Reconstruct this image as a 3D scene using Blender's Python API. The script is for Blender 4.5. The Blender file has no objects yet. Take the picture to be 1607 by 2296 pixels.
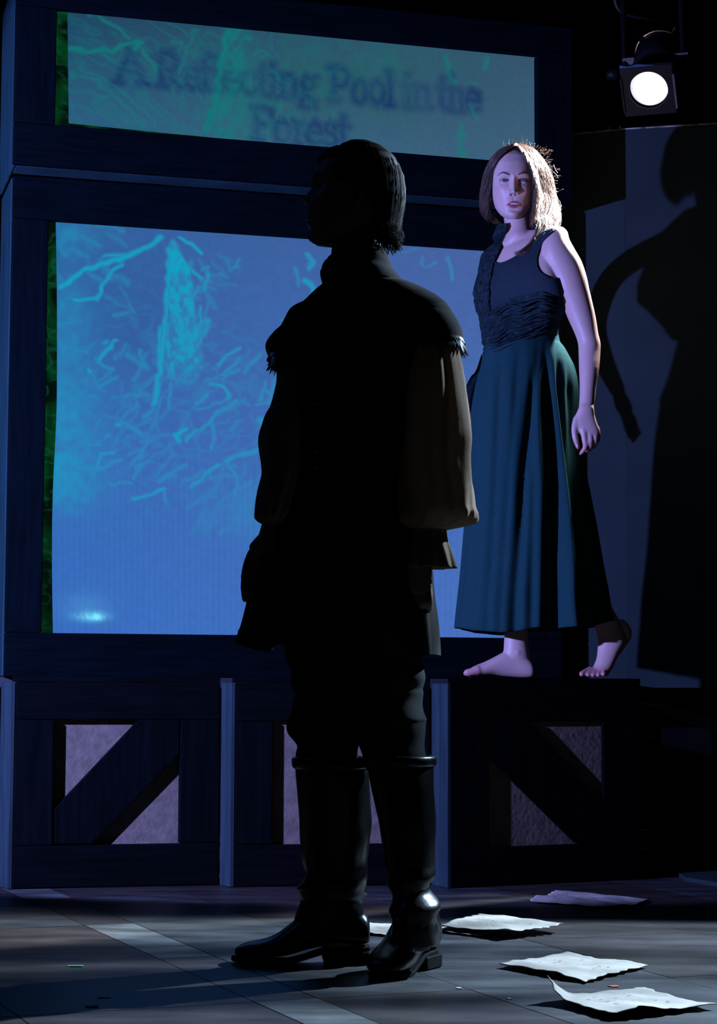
import bpy, bmesh, math, random
import numpy as np
from mathutils import Vector, Matrix
random.seed(7); RNG = np.random.default_rng(7)
R = math.radians
SC = bpy.context.scene
COL = SC.collection

# ------------------------------------------------------------------ camera, world, lights, exposure
FPX, IW, IH = 4470.0, 1607.0, 2296.0
HOR = 1540.0                       # image row of the horizon
CAM_H = 0.605
PITCH = math.atan((HOR - IH / 2) / FPX)
ROLL = R(0.2)
cd = bpy.data.cameras.new('camera'); cam = bpy.data.objects.new('camera', cd); COL.objects.link(cam)
cd.sensor_fit = 'HORIZONTAL'; cd.sensor_width = 36.0; cd.lens = 36.0 * FPX / IW
cd.clip_start = 0.05; cd.clip_end = 100
CM = Matrix.Translation((0, 0, CAM_H)) @ Matrix.Rotation(math.pi / 2 + PITCH, 4, 'X') @ Matrix.Rotation(ROLL, 4, 'Z')
cam.matrix_world = CM
SC.camera = cam
CR3 = np.array(CM.to_3x3()); C0 = np.array(CM.translation)

vs = SC.view_settings
SC.display_settings.display_device = 'sRGB'
vs.view_transform = 'Standard'; vs.look = 'None'; vs.exposure = 0.0; vs.gamma = 1.0
vs.use_curve_mapping = False

W = bpy.data.worlds.new('dark_theatre'); SC.world = W; W.use_nodes = True
W.node_tree.nodes['Background'].inputs[0].default_value = (0.12, 0.30, 1.0, 1)
W.node_tree.nodes['Background'].inputs[1].default_value = 0.0022

def spot(name, loc, target, power, color, angle, blend, radius=0.03):
    l = bpy.data.lights.new(name, 'SPOT'); l.energy = power; l.color = color
    l.spot_size = R(angle); l.spot_blend = blend; l.shadow_soft_size = radius
    o = bpy.data.objects.new(name, l); COL.objects.link(o); o.location = loc
    o.rotation_euler = (Vector(target) - Vector(loc)).to_track_quat('-Z', 'Y').to_euler()
    return o
# low lavender side light from the wings on the left, lighting the set and the woman
side = spot('lavender_side_light', (-2.40, 4.14, 1.28), (0.05, 7.0, 1.40), 1200, (0.27, 0.325, 1.0), 66, 0.15, 0.03)
# white back light from the wings on the right, making the pool on the floor (its gobo breaks it into soft bands)
pool = spot('floor_pool_light', (3.2, 6.6, 3.1), (-0.05, 4.15, 0.35), 4000, (0.52, 0.73, 1.0), 42, 0.30, 0.035)
pl = pool.data; pl.use_nodes = True
nt = pl.node_tree; em = nt.nodes['Emission']; LN = nt.links.new
tc = nt.nodes.new('ShaderNodeTexCoord')
PR = pool.rotation_euler.to_matrix()
def light_axis(ax):      # beam direction along a world axis (the lamp's framing shutter and gobo are laid out on the floor)
    n = nt.nodes.new('ShaderNodeVectorMath'); n.operation = 'DOT_PRODUCT'; n.inputs[1].default_value = PR.transposed() @ Vector(ax)
    LN(tc.outputs['Normal'], n.inputs[0]); return n.outputs['Value']
def lm(op, a, b):
    n = nt.nodes.new('ShaderNodeMath'); n.operation = op
    for i, q in enumerate((a, b)):
        if isinstance(q, (int, float)): n.inputs[i].default_value = q
        else: LN(q, n.inputs[i])
    return n.outputs[0]
ddx, ddy, ddz = light_axis((1, 0, 0)), light_axis((0, 1, 0)), light_axis((0, 0, 1))
kz = lm('DIVIDE', -pool.location.z, ddz)
gx = lm('ADD', lm('MULTIPLY', ddx, kz), pool.location.x); gy = lm('ADD', lm('MULTIPLY', ddy, kz), pool.location.y)
cb = nt.nodes.new('ShaderNodeCombineXYZ'); LN(lm('MULTIPLY', gx, 0.9), cb.inputs[0]); LN(lm('MULTIPLY', lm('ADD', gy, lm('MULTIPLY', gx, -0.1)), 4.2), cb.inputs[1])
nz = nt.nodes.new('ShaderNodeTexNoise'); nz.inputs['Scale'].default_value = 1.0; nz.inputs['Detail'].default_value = 1.5
LN(cb.outputs[0], nz.inputs[0])
rp = nt.nodes.new('ShaderNodeMapRange'); rp.inputs[1].default_value = 0.36; rp.inputs[2].default_value = 0.64
rp.inputs[3].default_value = 0.18; rp.inputs[4].default_value = 1.30
LN(nz.outputs[0], rp.inputs[0])
LN(rp.outputs[0], em.inputs['Strength'])
def shutter(o, pA, pB, inside, soft):
    """a framing shutter: a straight cut of the beam along the plane through the lamp and two points"""
    L0 = Vector(o.location); n = (Vector(pA) - L0).cross(Vector(pB) - L0).normalized()
    if n.dot(Vector(inside) - L0) < 0: n = -n
    l = o.data; l.use_nodes = True; t = l.node_tree; e = t.nodes['Emission']
    tc = t.nodes.new('ShaderNodeTexCoord'); d = t.nodes.new('ShaderNodeVectorMath'); d.operation = 'DOT_PRODUCT'
    d.inputs[1].default_value = SGN * (o.rotation_euler.to_matrix().transposed() @ n)
    t.links.new(tc.outputs['Normal'], d.inputs[0])
    m = t.nodes.new('ShaderNodeMapRange'); m.interpolation_type = 'SMOOTHSTEP'; m.inputs[1].default_value = -soft; m.inputs[2].default_value = soft
    t.links.new(d.outputs['Value'], m.inputs[0])
    k = t.nodes.new('ShaderNodeMath'); k.operation = 'MULTIPLY'; k.inputs[1].default_value = 1.0
    if e.inputs['Strength'].is_linked: t.links.new(e.inputs['Strength'].links[0].from_socket, k.inputs[1])
    t.links.new(m.outputs[0], k.inputs[0]); t.links.new(k.outputs[0], e.inputs['Strength'])
SGN = 1.0
shutter(pool, (-1.2, 5.30, 0), (1.4, 5.16, 0), (0, 4.2, 0), 0.022)
shutter(side, (-1.3, 5.88, 0), (0.9, 5.35, 0), (0, 6.4, 1), 0.012)
# added dim blue fill, overhead left and unseen, to tint the lower frame and floor
wash = bpy.data.lights.new('added_blue_fill', 'AREA'); wash.energy = 4; wash.color = (0.10, 0.30, 1.0); wash.shape = 'DISK'; wash.size = 0.8
wo = bpy.data.objects.new('added_blue_fill', wash); COL.objects.link(wo); wo.location = (-2.6, 4.9, 3.9)
wo.rotation_euler = (Vector((-0.7, 6.2, 0.6)) - Vector(wo.location)).to_track_quat('-Z', 'Y').to_euler()

# ------------------------------------------------------------------ helpers
def at(px, py, Y):
    """world point seen at photo pixel (px, py) on the plane y = Y"""
    d = CR3 @ np.array([(px - IW / 2) / FPX, -(py - IH / 2) / FPX, -1.0])
    return C0 + d * (Y / d[1])
def at_z(px, py, z):
    d = CR3 @ np.array([(px - IW / 2) / FPX, -(py - IH / 2) / FPX, -1.0])
    return C0 + d * ((z - CAM_H) / d[2])
CRI = CR3.T
def proj(p):
    q = (np.asarray(p) - C0) @ CR3
    return IW / 2 - FPX * q[..., 0] / q[..., 2], IH / 2 + FPX * q[..., 1] / q[..., 2]
def srgb(r, g, b):
    f = lambda c: (c / 255) / 12.92 if c <= 10 else (((c / 255) + 0.055) / 1.055) ** 2.4
    return (f(r), f(g), f(b))

def mesh_data(name, verts, faces, mat=None, smooth=False):
    me = bpy.data.meshes.new(name)
    me.from_pydata([tuple(map(float, v)) for v in verts], [], [tuple(map(int, f)) for f in faces])
    if smooth: me.polygons.foreach_set('use_smooth', [True] * len(me.polygons))
    if mat: me.materials.append(mat)
    me.update()
    return me
def link(name, me, parent=None):
    o = bpy.data.objects.new(name, me); COL.objects.link(o)
    if parent is not None:
        o.parent = parent
        o.matrix_parent_inverse = root_matrix(parent).inverted()
    return o
def root_matrix(o):
    m = o.matrix_basis.copy()
    if o.parent is not None:
        m = root_matrix(o.parent) @ o.matrix_parent_inverse @ m
    return m
def mo(name, verts, faces, mat, parent=None, smooth=False):
    return link(name, mesh_data(name, verts, faces, mat, smooth), parent)
def tag(o, label=None, cat=None, group=None, kind=None):
    if label: o['label'] = label
    if cat: o['category'] = cat
    if group: o['group'] = group
    if kind: o['kind'] = kind
    return o
def thing(name, label, cat, loc, group=None):
    o = bpy.data.objects.new(name, None); COL.objects.link(o); o.location = tuple(map(float, loc))
    o.empty_display_size = 0.1
    return tag(o, label, cat, group)

def merge(*pieces):
    V, F, n = [], [], 0
    for v, f in pieces:
        v = np.asarray(v, float); V.append(v)
        F += [tuple(i + n for i in q) for q in f]; n += len(v)
    return np.concatenate(V), F
def rings(rr, cap=True, closed=True):
    rr = np.asarray(rr, float); m, n, _ = rr.shape
    F = []
    for i in range(m - 1):
        for j in range(n if closed else n - 1):
            k = (j + 1) % n
            F.append((i * n + j, i * n + k, (i + 1) * n + k, (i + 1) * n + j))
    if cap:
        F.append(tuple(range(n))[::-1]); F.append(tuple((m - 1) * n + j for j in range(n)))
    return rr.reshape(-1, 3), F
def catmull(a, sub):
    a = np.asarray(a, float); out = []
    for i in range(len(a) - 1):
        p0 = a[max(i - 1, 0)]; p1 = a[i]; p2 = a[i + 1]; p3 = a[min(i + 2, len(a) - 1)]
        for s in range(sub):
            t = s / sub
            out.append(0.5 * (2 * p1 + (p2 - p0) * t + (2 * p0 - 5 * p1 + 4 * p2 - p3) * t * t + (3 * p1 - p0 - 3 * p2 + p3) * t ** 3))
    out.append(a[-1]); return np.array(out)
def superring(c, hx, hy, n, ex=2.0, ax=(1, 0, 0), ay=(0, 1, 0)):
    t = np.linspace(0, 2 * math.pi, n, endpoint=False)
    ct, st = np.cos(t), np.sin(t)
    x = np.sign(ct) * np.abs(ct) ** (2 / ex) * hx; y = np.sign(st) * np.abs(st) ** (2 / ex) * hy
    return np.asarray(c) + x[:, None] * np.asarray(ax, float) + y[:, None] * np.asarray(ay, float)
def scan(rows, sub=4, n=40, ex=2.2, fold=None, shear=0.0):
    """rows (py, x_left, x_right, half_depth, Y): horizontal slices stacked into a loft.
       fold(t01, theta, px, py) -> outward displacement in metres"""
    rows = catmull([r for r in rows], sub); m = len(rows); out = []
    for i, (py, xl, xr, dh, Y) in enumerate(rows):
        c = at((xl + xr) / 2, py, Y); hx = (xr - xl) / 2 * Y / FPX
        ring = superring(c, hx, dh, n, ex)
        if shear: ring[:, 1] -= shear * np.clip((765 - py) / 90, 0, 1) * (ring[:, 0] - c[0])
        if fold is not None:
            th = np.linspace(0, 2 * math.pi, n, endpoint=False)
            px, _ = proj(ring)
            d = fold(i / (m - 1), th, px, py)
            ring = ring + np.stack([np.cos(th) * d, np.sin(th) * d, 0 * d], 1)
        out.append(ring)
    return np.array(out)
def hscan(rows, sub=3, n=20, ex=2.2):
    """rows (px, y_top, y_bottom, half_depth, Y): vertical slices stacked along the picture's x"""
    rows = catmull(rows, sub); out = []
    for px, yt, yb, dh, Y in rows:
        c = at(px, (yt + yb) / 2, Y); hz = (yb - yt) / 2 * Y / FPX
        out.append(superring(c, dh, hz, n, ex, (0, 1, 0), (0, 0, 1)))
    return np.array(out)
def tube(pts, rad, n=10, sub=4, ends=True, flat=1.0):
    p = catmull(pts, sub); r = catmull(np.asarray(rad, float)[:, None], sub)[:, 0]; m = len(p)
    tg = np.gradient(p, axis=0); tg /= np.linalg.norm(tg, axis=1)[:, None] + 1e-12
    up = np.array([0, 0, 1.0]) if abs(tg[0][2]) < 0.9 else np.array([0, 1.0, 0])
    u = np.cross(tg[0], up); u /= np.linalg.norm(u)
    out = []
    th = np.linspace(0, 2 * math.pi, n, endpoint=False)
    for i in range(m):
        u = u - tg[i] * np.dot(u, tg[i]); u /= np.linalg.norm(u) + 1e-12
        v = np.cross(tg[i], u)
        if i == 0 and ends:
            for k in (0.25, 0.7):
                a = math.acos(k); out.append(p[i] - tg[i] * r[i] * math.sin(a) * 0.9 + (np.cos(th)[:, None] * u + np.sin(th)[:, None] * v * flat) * r[i] * k)
        out.append(p[i] + (np.cos(th)[:, None] * u + np.sin(th)[:, None] * v * flat) * r[i])
        if i == m - 1 and ends:
            for k in (0.7, 0.25):
                a = math.acos(k); out.append(p[i] + tg[i] * r[i] * math.sin(a) * 0.9 + (np.cos(th)[:, None] * u + np.sin(th)[:, None] * v * flat) * r[i] * k)
    return rings(out, True)
def ptube(pts, n=10, sub=4):
    """pts (px, py, Y, radius_px)"""
    return tube([at(a, b, c) for a, b, c, r in pts], [r * c / FPX for a, b, c, r in pts], n, sub)
def ball(c, rx, ry, rz, n=16, m=10):
    rr = []
    for i in range(1, m):
        a = math.pi * i / m
        rr.append(superring(np.asarray(c) + np.array([0, 0, rz * math.cos(a)]), rx * math.sin(a), ry * math.sin(a), n))
    return rings(rr, True)
def box(x0, x1, y0, y1, z0, z1):
    v = [(x0, y0, z0), (x1, y0, z0), (x1, y1, z0), (x0, y1, z0), (x0, y0, z1), (x1, y0, z1), (x1, y1, z1), (x0, y1, z1)]
    return np.array(v, float), [(0, 3, 2, 1), (4, 5, 6, 7), (0, 1, 5, 4), (1, 2, 6, 5), (2, 3, 7, 6), (3, 0, 4, 7)]
def prism(poly, y0, y1):
    """polygon in local x,z extruded from y0 to y1"""
    n = len(poly)
    v = [(x, y0, z) for x, z in poly] + [(x, y1, z) for x, z in poly]
    f = [tuple(range(n)), tuple(range(n, 2 * n))[::-1]] + [(i, i + n, (i + 1) % n + n, (i + 1) % n) for i in range(n)]
    return np.array(v, float), f
def xf(piece, M):
    v, f = piece; A = np.array(M)
    return np.asarray(v) @ A[:3, :3].T + A[:3, 3], f
def bevelled(name, piece, mat, parent, w=0.003, seg=1):
    v, f = piece
    bm = bmesh.new(); vv = [bm.verts.new(tuple(p)) for p in v]
    for q in f: bm.faces.new([vv[i] for i in q])
    bmesh.ops.recalc_face_normals(bm, faces=bm.faces)
    bmesh.ops.bevel(bm, geom=list(bm.edges), offset=w, segments=seg, affect='EDGES', profile=0.6)
    me = bpy.data.meshes.new(name); bm.to_mesh(me); bm.free(); me.materials.append(mat)
    return link(name, me, parent)
def remesh(name, pieces, voxel, smooth, mat, parent, extra=None):
    v, f = merge(*pieces)
    me = mesh_data(name, v, f)
    bm = bmesh.new(); bm.from_mesh(me); bmesh.ops.recalc_face_normals(bm, faces=bm.faces); bm.to_mesh(me); bm.free()
    o = bpy.data.objects.new(name, me); COL.objects.link(o)
    a = o.modifiers.new('r', 'REMESH'); a.mode = 'VOXEL'; a.voxel_size = voxel
    b = o.modifiers.new('s', 'SMOOTH'); b.factor = 0.5; b.iterations = smooth
    dg = bpy.context.evaluated_depsgraph_get()
    m2 = bpy.data.meshes.new_from_object(o.evaluated_get(dg), depsgraph=dg)
    bpy.data.objects.remove(o); bpy.data.meshes.remove(me)
    m2.name = name
    if extra:
        bm = bmesh.new(); bm.from_mesh(m2)
        for e in extra: bm.from_mesh(e)
        bm.to_mesh(m2); bm.free()
    m2.materials.clear(); m2.materials.append(mat)
    m2.polygons.foreach_set('use_smooth', [True] * len(m2.polygons))
    m2.update()
    return link(name, m2, parent)
def recalc(o):
    bm = bmesh.new(); bm.from_mesh(o.data); bmesh.ops.recalc_face_normals(bm, faces=bm.faces); bm.to_mesh(o.data); bm.free(); return o

_lat = RNG.random((64, 64))
def vnoise(x, y):
    x = np.asarray(x, float); y = np.asarray(y, float)
    xi = np.floor(x).astype(int); yi = np.floor(y).astype(int); fx = x - xi; fy = y - yi
    fx = fx * fx * (3 - 2 * fx); fy = fy * fy * (3 - 2 * fy)
    g = lambda a, b: _lat[a % 64, b % 64]
    return (g(xi, yi) * (1 - fx) + g(xi + 1, yi) * fx) * (1 - fy) + (g(xi, yi + 1) * (1 - fx) + g(xi + 1, yi + 1) * fx) * fy

# ------------------------------------------------------------------ materials
def mat(name, color, rough=0.6, spec=0.4, vary=0.25, scale=(20, 20, 20), bump=0.0, bscale=None, trans=0.0, sheen=0.0, detail=4, metal=0.0, color2=None):
    m = bpy.data.materials.new(name); m.use_nodes = True; t = m.node_tree; N = t.nodes; L = t.links
    p = N['Principled BSDF']; out = N['Material Output']
    p.inputs['Roughness'].default_value = rough; p.inputs['Specular IOR Level'].default_value = spec
    p.inputs['Metallic'].default_value = metal
    if sheen: p.inputs['Sheen Weight'].default_value = sheen
    tc = N.new('ShaderNodeTexCoord'); mp = N.new('ShaderNodeMapping'); mp.inputs['Scale'].default_value = scale
    nz = N.new('ShaderNodeTexNoise'); nz.inputs['Scale'].default_value = 1.0; nz.inputs['Detail'].default_value = detail
    L.new(tc.outputs['Object'], mp.inputs[0]); L.new(mp.outputs[0], nz.inputs[0])
    mx = N.new('ShaderNodeMix'); mx.data_type = 'RGBA'
    c = np.array(color)
    lo = c * (1 - vary); hi = np.array(color2) if color2 else np.minimum(c * (1 + vary), 1)
    mx.inputs[6].default_value = (*lo, 1); mx.inputs[7].default_value = (*hi, 1)
    rg = N.new('ShaderNodeMapRange'); rg.inputs[1].default_value = 0.3; rg.inputs[2].default_value = 0.7
    L.new(nz.outputs[0], rg.inputs[0]); L.new(rg.outputs[0], mx.inputs[0]); L.new(mx.outputs[2], p.inputs['Base Color'])
    if bump:
        bp = N.new('ShaderNodeBump'); bp.inputs['Strength'].default_value = bump; bp.inputs['Distance'].default_value = 0.004
        if bscale:
            n2 = N.new('ShaderNodeTexNoise'); m2 = N.new('ShaderNodeMapping'); m2.inputs['Scale'].default_value = bscale
            n2.inputs['Scale'].default_value = 1.0; n2.inputs['Detail'].default_value = 3
            L.new(tc.outputs['Object'], m2.inputs[0]); L.new(m2.outputs[0], n2.inputs[0]); L.new(n2.outputs[0], bp.inputs['Height'])
        else: L.new(nz.outputs[0], bp.inputs['Height'])
        L.new(bp.outputs[0], p.inputs['Normal'])
    if trans:
        tr = N.new('ShaderNodeBsdfTranslucent'); ms = N.new('ShaderNodeMixShader'); ms.inputs[0].default_value = trans
        L.new(mx.outputs[2], tr.inputs[0]); L.new(p.outputs[0], ms.inputs[1]); L.new(tr.outputs[0], ms.inputs[2]); L.new(ms.outputs[0], out.inputs[0])
    return m
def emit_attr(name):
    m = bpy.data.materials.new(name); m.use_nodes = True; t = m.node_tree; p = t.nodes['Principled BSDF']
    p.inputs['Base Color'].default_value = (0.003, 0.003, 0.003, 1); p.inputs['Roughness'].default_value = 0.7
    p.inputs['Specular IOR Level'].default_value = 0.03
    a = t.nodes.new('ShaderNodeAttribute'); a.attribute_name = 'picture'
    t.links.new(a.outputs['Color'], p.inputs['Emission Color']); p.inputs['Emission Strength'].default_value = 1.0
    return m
def attr_mat(name, rough=0.5, spec=0.4, sss=0.0):
    m = bpy.data.materials.new(name); m.use_nodes = True; t = m.node_tree; p = t.nodes['Principled BSDF']
    p.inputs['Roughness'].default_value = rough; p.inputs['Specular IOR Level'].default_value = spec
    a = t.nodes.new('ShaderNodeAttribute'); a.attribute_name = 'tint'
    nz = t.nodes.new('ShaderNodeTexNoise'); nz.inputs['Scale'].default_value = 90
    rg = t.nodes.new('ShaderNodeMapRange'); rg.inputs[3].default_value = 0.92; rg.inputs[4].default_value = 1.06
    mx = t.nodes.new('ShaderNodeMix'); mx.data_type = 'RGBA'; mx.blend_type = 'MULTIPLY'; mx.inputs[0].default_value = 1
    t.links.new(nz.outputs[0], rg.inputs[0]); t.links.new(a.outputs['Color'], mx.inputs[6]); t.links.new(rg.outputs[0], mx.inputs[7])
    t.links.new(mx.outputs[2], p.inputs['Base Color'])
    if sss:
        p.inputs['Subsurface Weight'].default_value = sss; p.inputs['Subsurface Radius'].default_value = (0.012, 0.004, 0.002); p.inputs['Subsurface Scale'].default_value = 1.0
    return m
def set_attr(me, name, arr):
    a = me.attributes.new(name, 'FLOAT_COLOR', 'POINT')
    c = np.ones((len(me.vertices), 4), np.float32); c[:, :3] = arr
    a.data.foreach_set('color', c.ravel())

M = {}
M['navy'] = mat('navy_painted_wood', (0.0010, 0.0032, 0.0050), 0.8, 0.02, 0.35, (6, 6, 70), 0.25)
M['navy_v'] = mat('navy_painted_wood_upright', (0.0011, 0.0035, 0.0055), 0.8, 0.02, 0.35, (60, 60, 5), 0.25)
M['crate'] = mat('dark_stained_plank', (0.0016, 0.0024, 0.0032), 0.8, 0.02, 0.4, (5, 5, 60), 0.3)
M['crate_v'] = mat('dark_stained_plank_upright', (0.0016, 0.0026, 0.0036), 0.8, 0.02, 0.4, (60, 60, 4), 0.3)
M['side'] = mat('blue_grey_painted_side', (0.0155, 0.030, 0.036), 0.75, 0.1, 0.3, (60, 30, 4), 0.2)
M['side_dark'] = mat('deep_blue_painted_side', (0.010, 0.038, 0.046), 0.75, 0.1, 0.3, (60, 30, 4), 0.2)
M['under'] = mat('navy_lit_underside', (0.010, 0.028, 0.036), 0.75, 0.1, 0.3, (6, 6, 60), 0.2)  # navy made lighter to paint in the light from below
M['panel'] = mat('tan_plaster_panel', (0.150, 0.118, 0.095), 0.8, 0.1, 0.25, (30, 30, 30), 0.5, (70, 70, 70), detail=6)
M['flat'] = mat('grey_blue_scenery_cloth', (0.016, 0.026, 0.028), 0.9, 0.1, 0.12, (5, 5, 5), 0.1, (300, 300, 300))
M['edge'] = mat('pale_glint_edge', (0.20, 0.17, 0.13), 0.7, 0.2, 0.9, (40, 40, 40))  # pale colour paints a glint of light along the flat's top
M['drape'] = mat('black_velvet_drape', (0.0035, 0.0035, 0.004), 0.95, 0.02, 0.3, (3, 3, 1))
M['black_metal'] = mat('black_enamel_metal', (0.0028, 0.0028, 0.003), 0.5, 0.1, 0.3, (30, 30, 30))
M['steel'] = mat('worn_steel', (0.35, 0.33, 0.30), 0.35, 0.5, 0.2, (50, 50, 50), metal=1.0)
M['steel_dark'] = mat('smoked_steel', (0.05, 0.045, 0.04), 0.5, 0.3, 0.2, (50, 50, 50))
M['copper'] = mat('copper_ring', (0.55, 0.30, 0.14), 0.35, 0.5, 0.2, (50, 50, 50), metal=1.0)
M['paper'] = mat('old_parchment', (0.37, 0.33, 0.275), 0.85, 0.2, 0.14, (14, 14, 14), 0.3, (40, 40, 40))
M['paper_edge'] = mat('burnt_paper_edge', (0.16, 0.09, 0.05), 0.9, 0.1, 0.3)
M['green_tape'] = mat('green_tape', (0.02, 0.45, 0.22), 0.5, 0.4, 0.1)
M['red_scrap'] = mat('red_scrap', (0.45, 0.07, 0.04), 0.7, 0.2, 0.1)
M['leaf'] = mat('dry_leaf', (0.05, 0.03, 0.02), 0.8, 0.2, 0.3)
M['jerkin'] = mat('dark_brown_wool', (0.014, 0.0115, 0.010), 0.95, 0.05, 0.4, (220, 220, 220), 0.2, (350, 350, 350), sheen=0.04)
M['fringe'] = mat('dark_sequin_fringe', (0.010, 0.016, 0.016), 0.3, 0.6, 0.4, (120, 120, 120))
M['linen'] = mat('cream_linen', (0.23, 0.165, 0.115), 0.95, 0.03, 0.12, (160, 160, 160), 0.08, (400, 400, 400), trans=0.30)
M['breeches'] = mat('charcoal_twill_breeches', (0.008, 0.010, 0.010), 0.95, 0.05, 0.3, (200, 200, 200), 0.08, (300, 300, 300))
M['leather'] = mat('black_leather', (0.003, 0.003, 0.0034), 0.32, 0.22, 0.3, (60, 60, 60), 0.15, (90, 90, 90))
M['sole'] = mat('black_boot_sole', (0.004, 0.004, 0.004), 0.8, 0.05, 0.3)
M['button'] = mat('dark_horn_button', (0.015, 0.012, 0.011), 0.35, 0.5, 0.3)
M['man_hair'] = mat('dark_brown_hair', (0.022, 0.015, 0.011), 0.6, 0.08, 0.4, (300, 300, 20), trans=0.15)
M['hair'] = mat('wavy_brown_hair', (0.10, 0.055, 0.038), 0.40, 0.5, 0.45, (260, 260, 30), trans=0.22)
M['brow'] = mat('eyebrow_hair', (0.11, 0.065, 0.055), 0.8, 0.2, 0.3)
M['tank'] = mat('navy_stretch_jersey', (0.0065, 0.016, 0.024), 0.8, 0.2, 0.12, (60, 60, 60), 0.1, (400, 400, 400))
M['lace'] = mat('black_gathered_lace', (0.007, 0.016, 0.020), 0.85, 0.1, 0.7, (60, 60, 90), 0.7, (90, 90, 140), detail=6)
M['tulle'] = mat('black_tulle', (0.006, 0.014, 0.020), 0.9, 0.05, 0.4, (60, 60, 60), trans=0.3)
M['skirt'] = mat('teal_wool_skirt', (0.0085, 0.037, 0.041), 0.95, 0.05, 0.16, (220, 220, 220), 0.08, (420, 420, 420), sheen=0.0)
M['iris'] = mat('blue_grey_eye', (0.5, 0.5, 0.5), 0.05, 0.6)
M['teeth'] = mat('teeth', (0.75, 0.72, 0.66), 0.2, 0.5, 0.05)
M['skin_f'] = attr_mat('fair_skin', 0.48, 0.35, 0.12)
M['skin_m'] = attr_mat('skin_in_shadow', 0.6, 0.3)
M['nail'] = mat('finger_nail', (0.72, 0.52, 0.48), 0.2, 0.5, 0.05)
M['rope'] = mat('black_cable', (0.01, 0.01, 0.011), 0.6, 0.3, 0.2)
M['deck'] = mat('black_painted_deck', (0.012, 0.014, 0.018), 0.6, 0.3, 0.3, (10, 10, 10))
FB = [mat('painted_floor_%s' % n, c, 0.45, 0.3, 0.6, (5, 14, 5), 0.12, (40, 40, 40), detail=8)
      for n, c in (('umber', (0.030, 0.024, 0.022)), ('slate', (0.036, 0.036, 0.036)), ('grey', (0.080, 0.083, 0.080)), ('brown', (0.030, 0.022, 0.019)))]

# ------------------------------------------------------------------ floor, drape
A_F = R(22.0)
FRM = Matrix.Rotation(A_F, 4, 'Z')
floor = mo('floor', *box(-5.5, 5.5, 1.2, 9.2, -0.06, -0.006), M['deck']); tag(floor, kind='structure')
rnd = random.Random(4)
ex, ey = np.array([math.cos(A_F), math.sin(A_F), 0]), np.array([-math.sin(A_F), math.cos(A_F), 0])
edges = [-1.03, -0.57, -0.11, 0.35, 0.82, 1.28, 1.41, 1.735, 2.20, 2.66, 3.12, 3.58, 4.04]      # painted boards, one narrow pale course
for x0, x1 in zip(edges[:-1], edges[1:]):
    for k in range(-4, 8):
        y, y1 = 3.69 + 0.66 * k, 3.69 + 0.66 * (k + 1)
        g = 0.0014
        corners = [ex * a + ey * b for a, b in ((x0 + g, y + g), (x1 - g, y + g), (x1 - g, y1 - g), (x0 + g, y1 - g))]
        cx_, cy_ = sum(c[0] for c in corners) / 4, sum(c[1] for c in corners) / 4
        if not (2.6 < cy_ < 7.6 and abs(cx_) < 0.5 + 0.26 * cy_): continue
        top = rnd.uniform(0.0, 0.0006)
        v = [(c[0], c[1], -0.006) for c in corners] + [(c[0], c[1], top) for c in corners]
        mt = FB[2] if (x1 - x0) < 0.2 and k in (1, -1, 3) else FB[rnd.choice([0, 1, 3, 0])]
        mo('floor_board', v, [(4, 5, 6, 7), (0, 1, 5, 4), (1, 2, 6, 5), (2, 3, 7, 6), (3, 0, 4, 7)], mt, floor)

# black drape closing the stage at the back, in soft vertical pleats
n = 260; zz = np.linspace(0.0, 4.6, 6); xx = np.linspace(-3.6, 3.6, n)
v = []
for z in zz:
    for x in xx: v.append((x, 8.7 + 0.07 * math.sin(x * 21 + 0.6 * math.sin(x * 5)) , z))
f = [(i * n + j, i * n + j + 1, (i + 1) * n + j + 1, (i + 1) * n + j) for i in range(5) for j in range(n - 1)]
wb = mo('wall_back', v, f, M['drape'], None, True); tag(wb, kind='structure')

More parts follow.
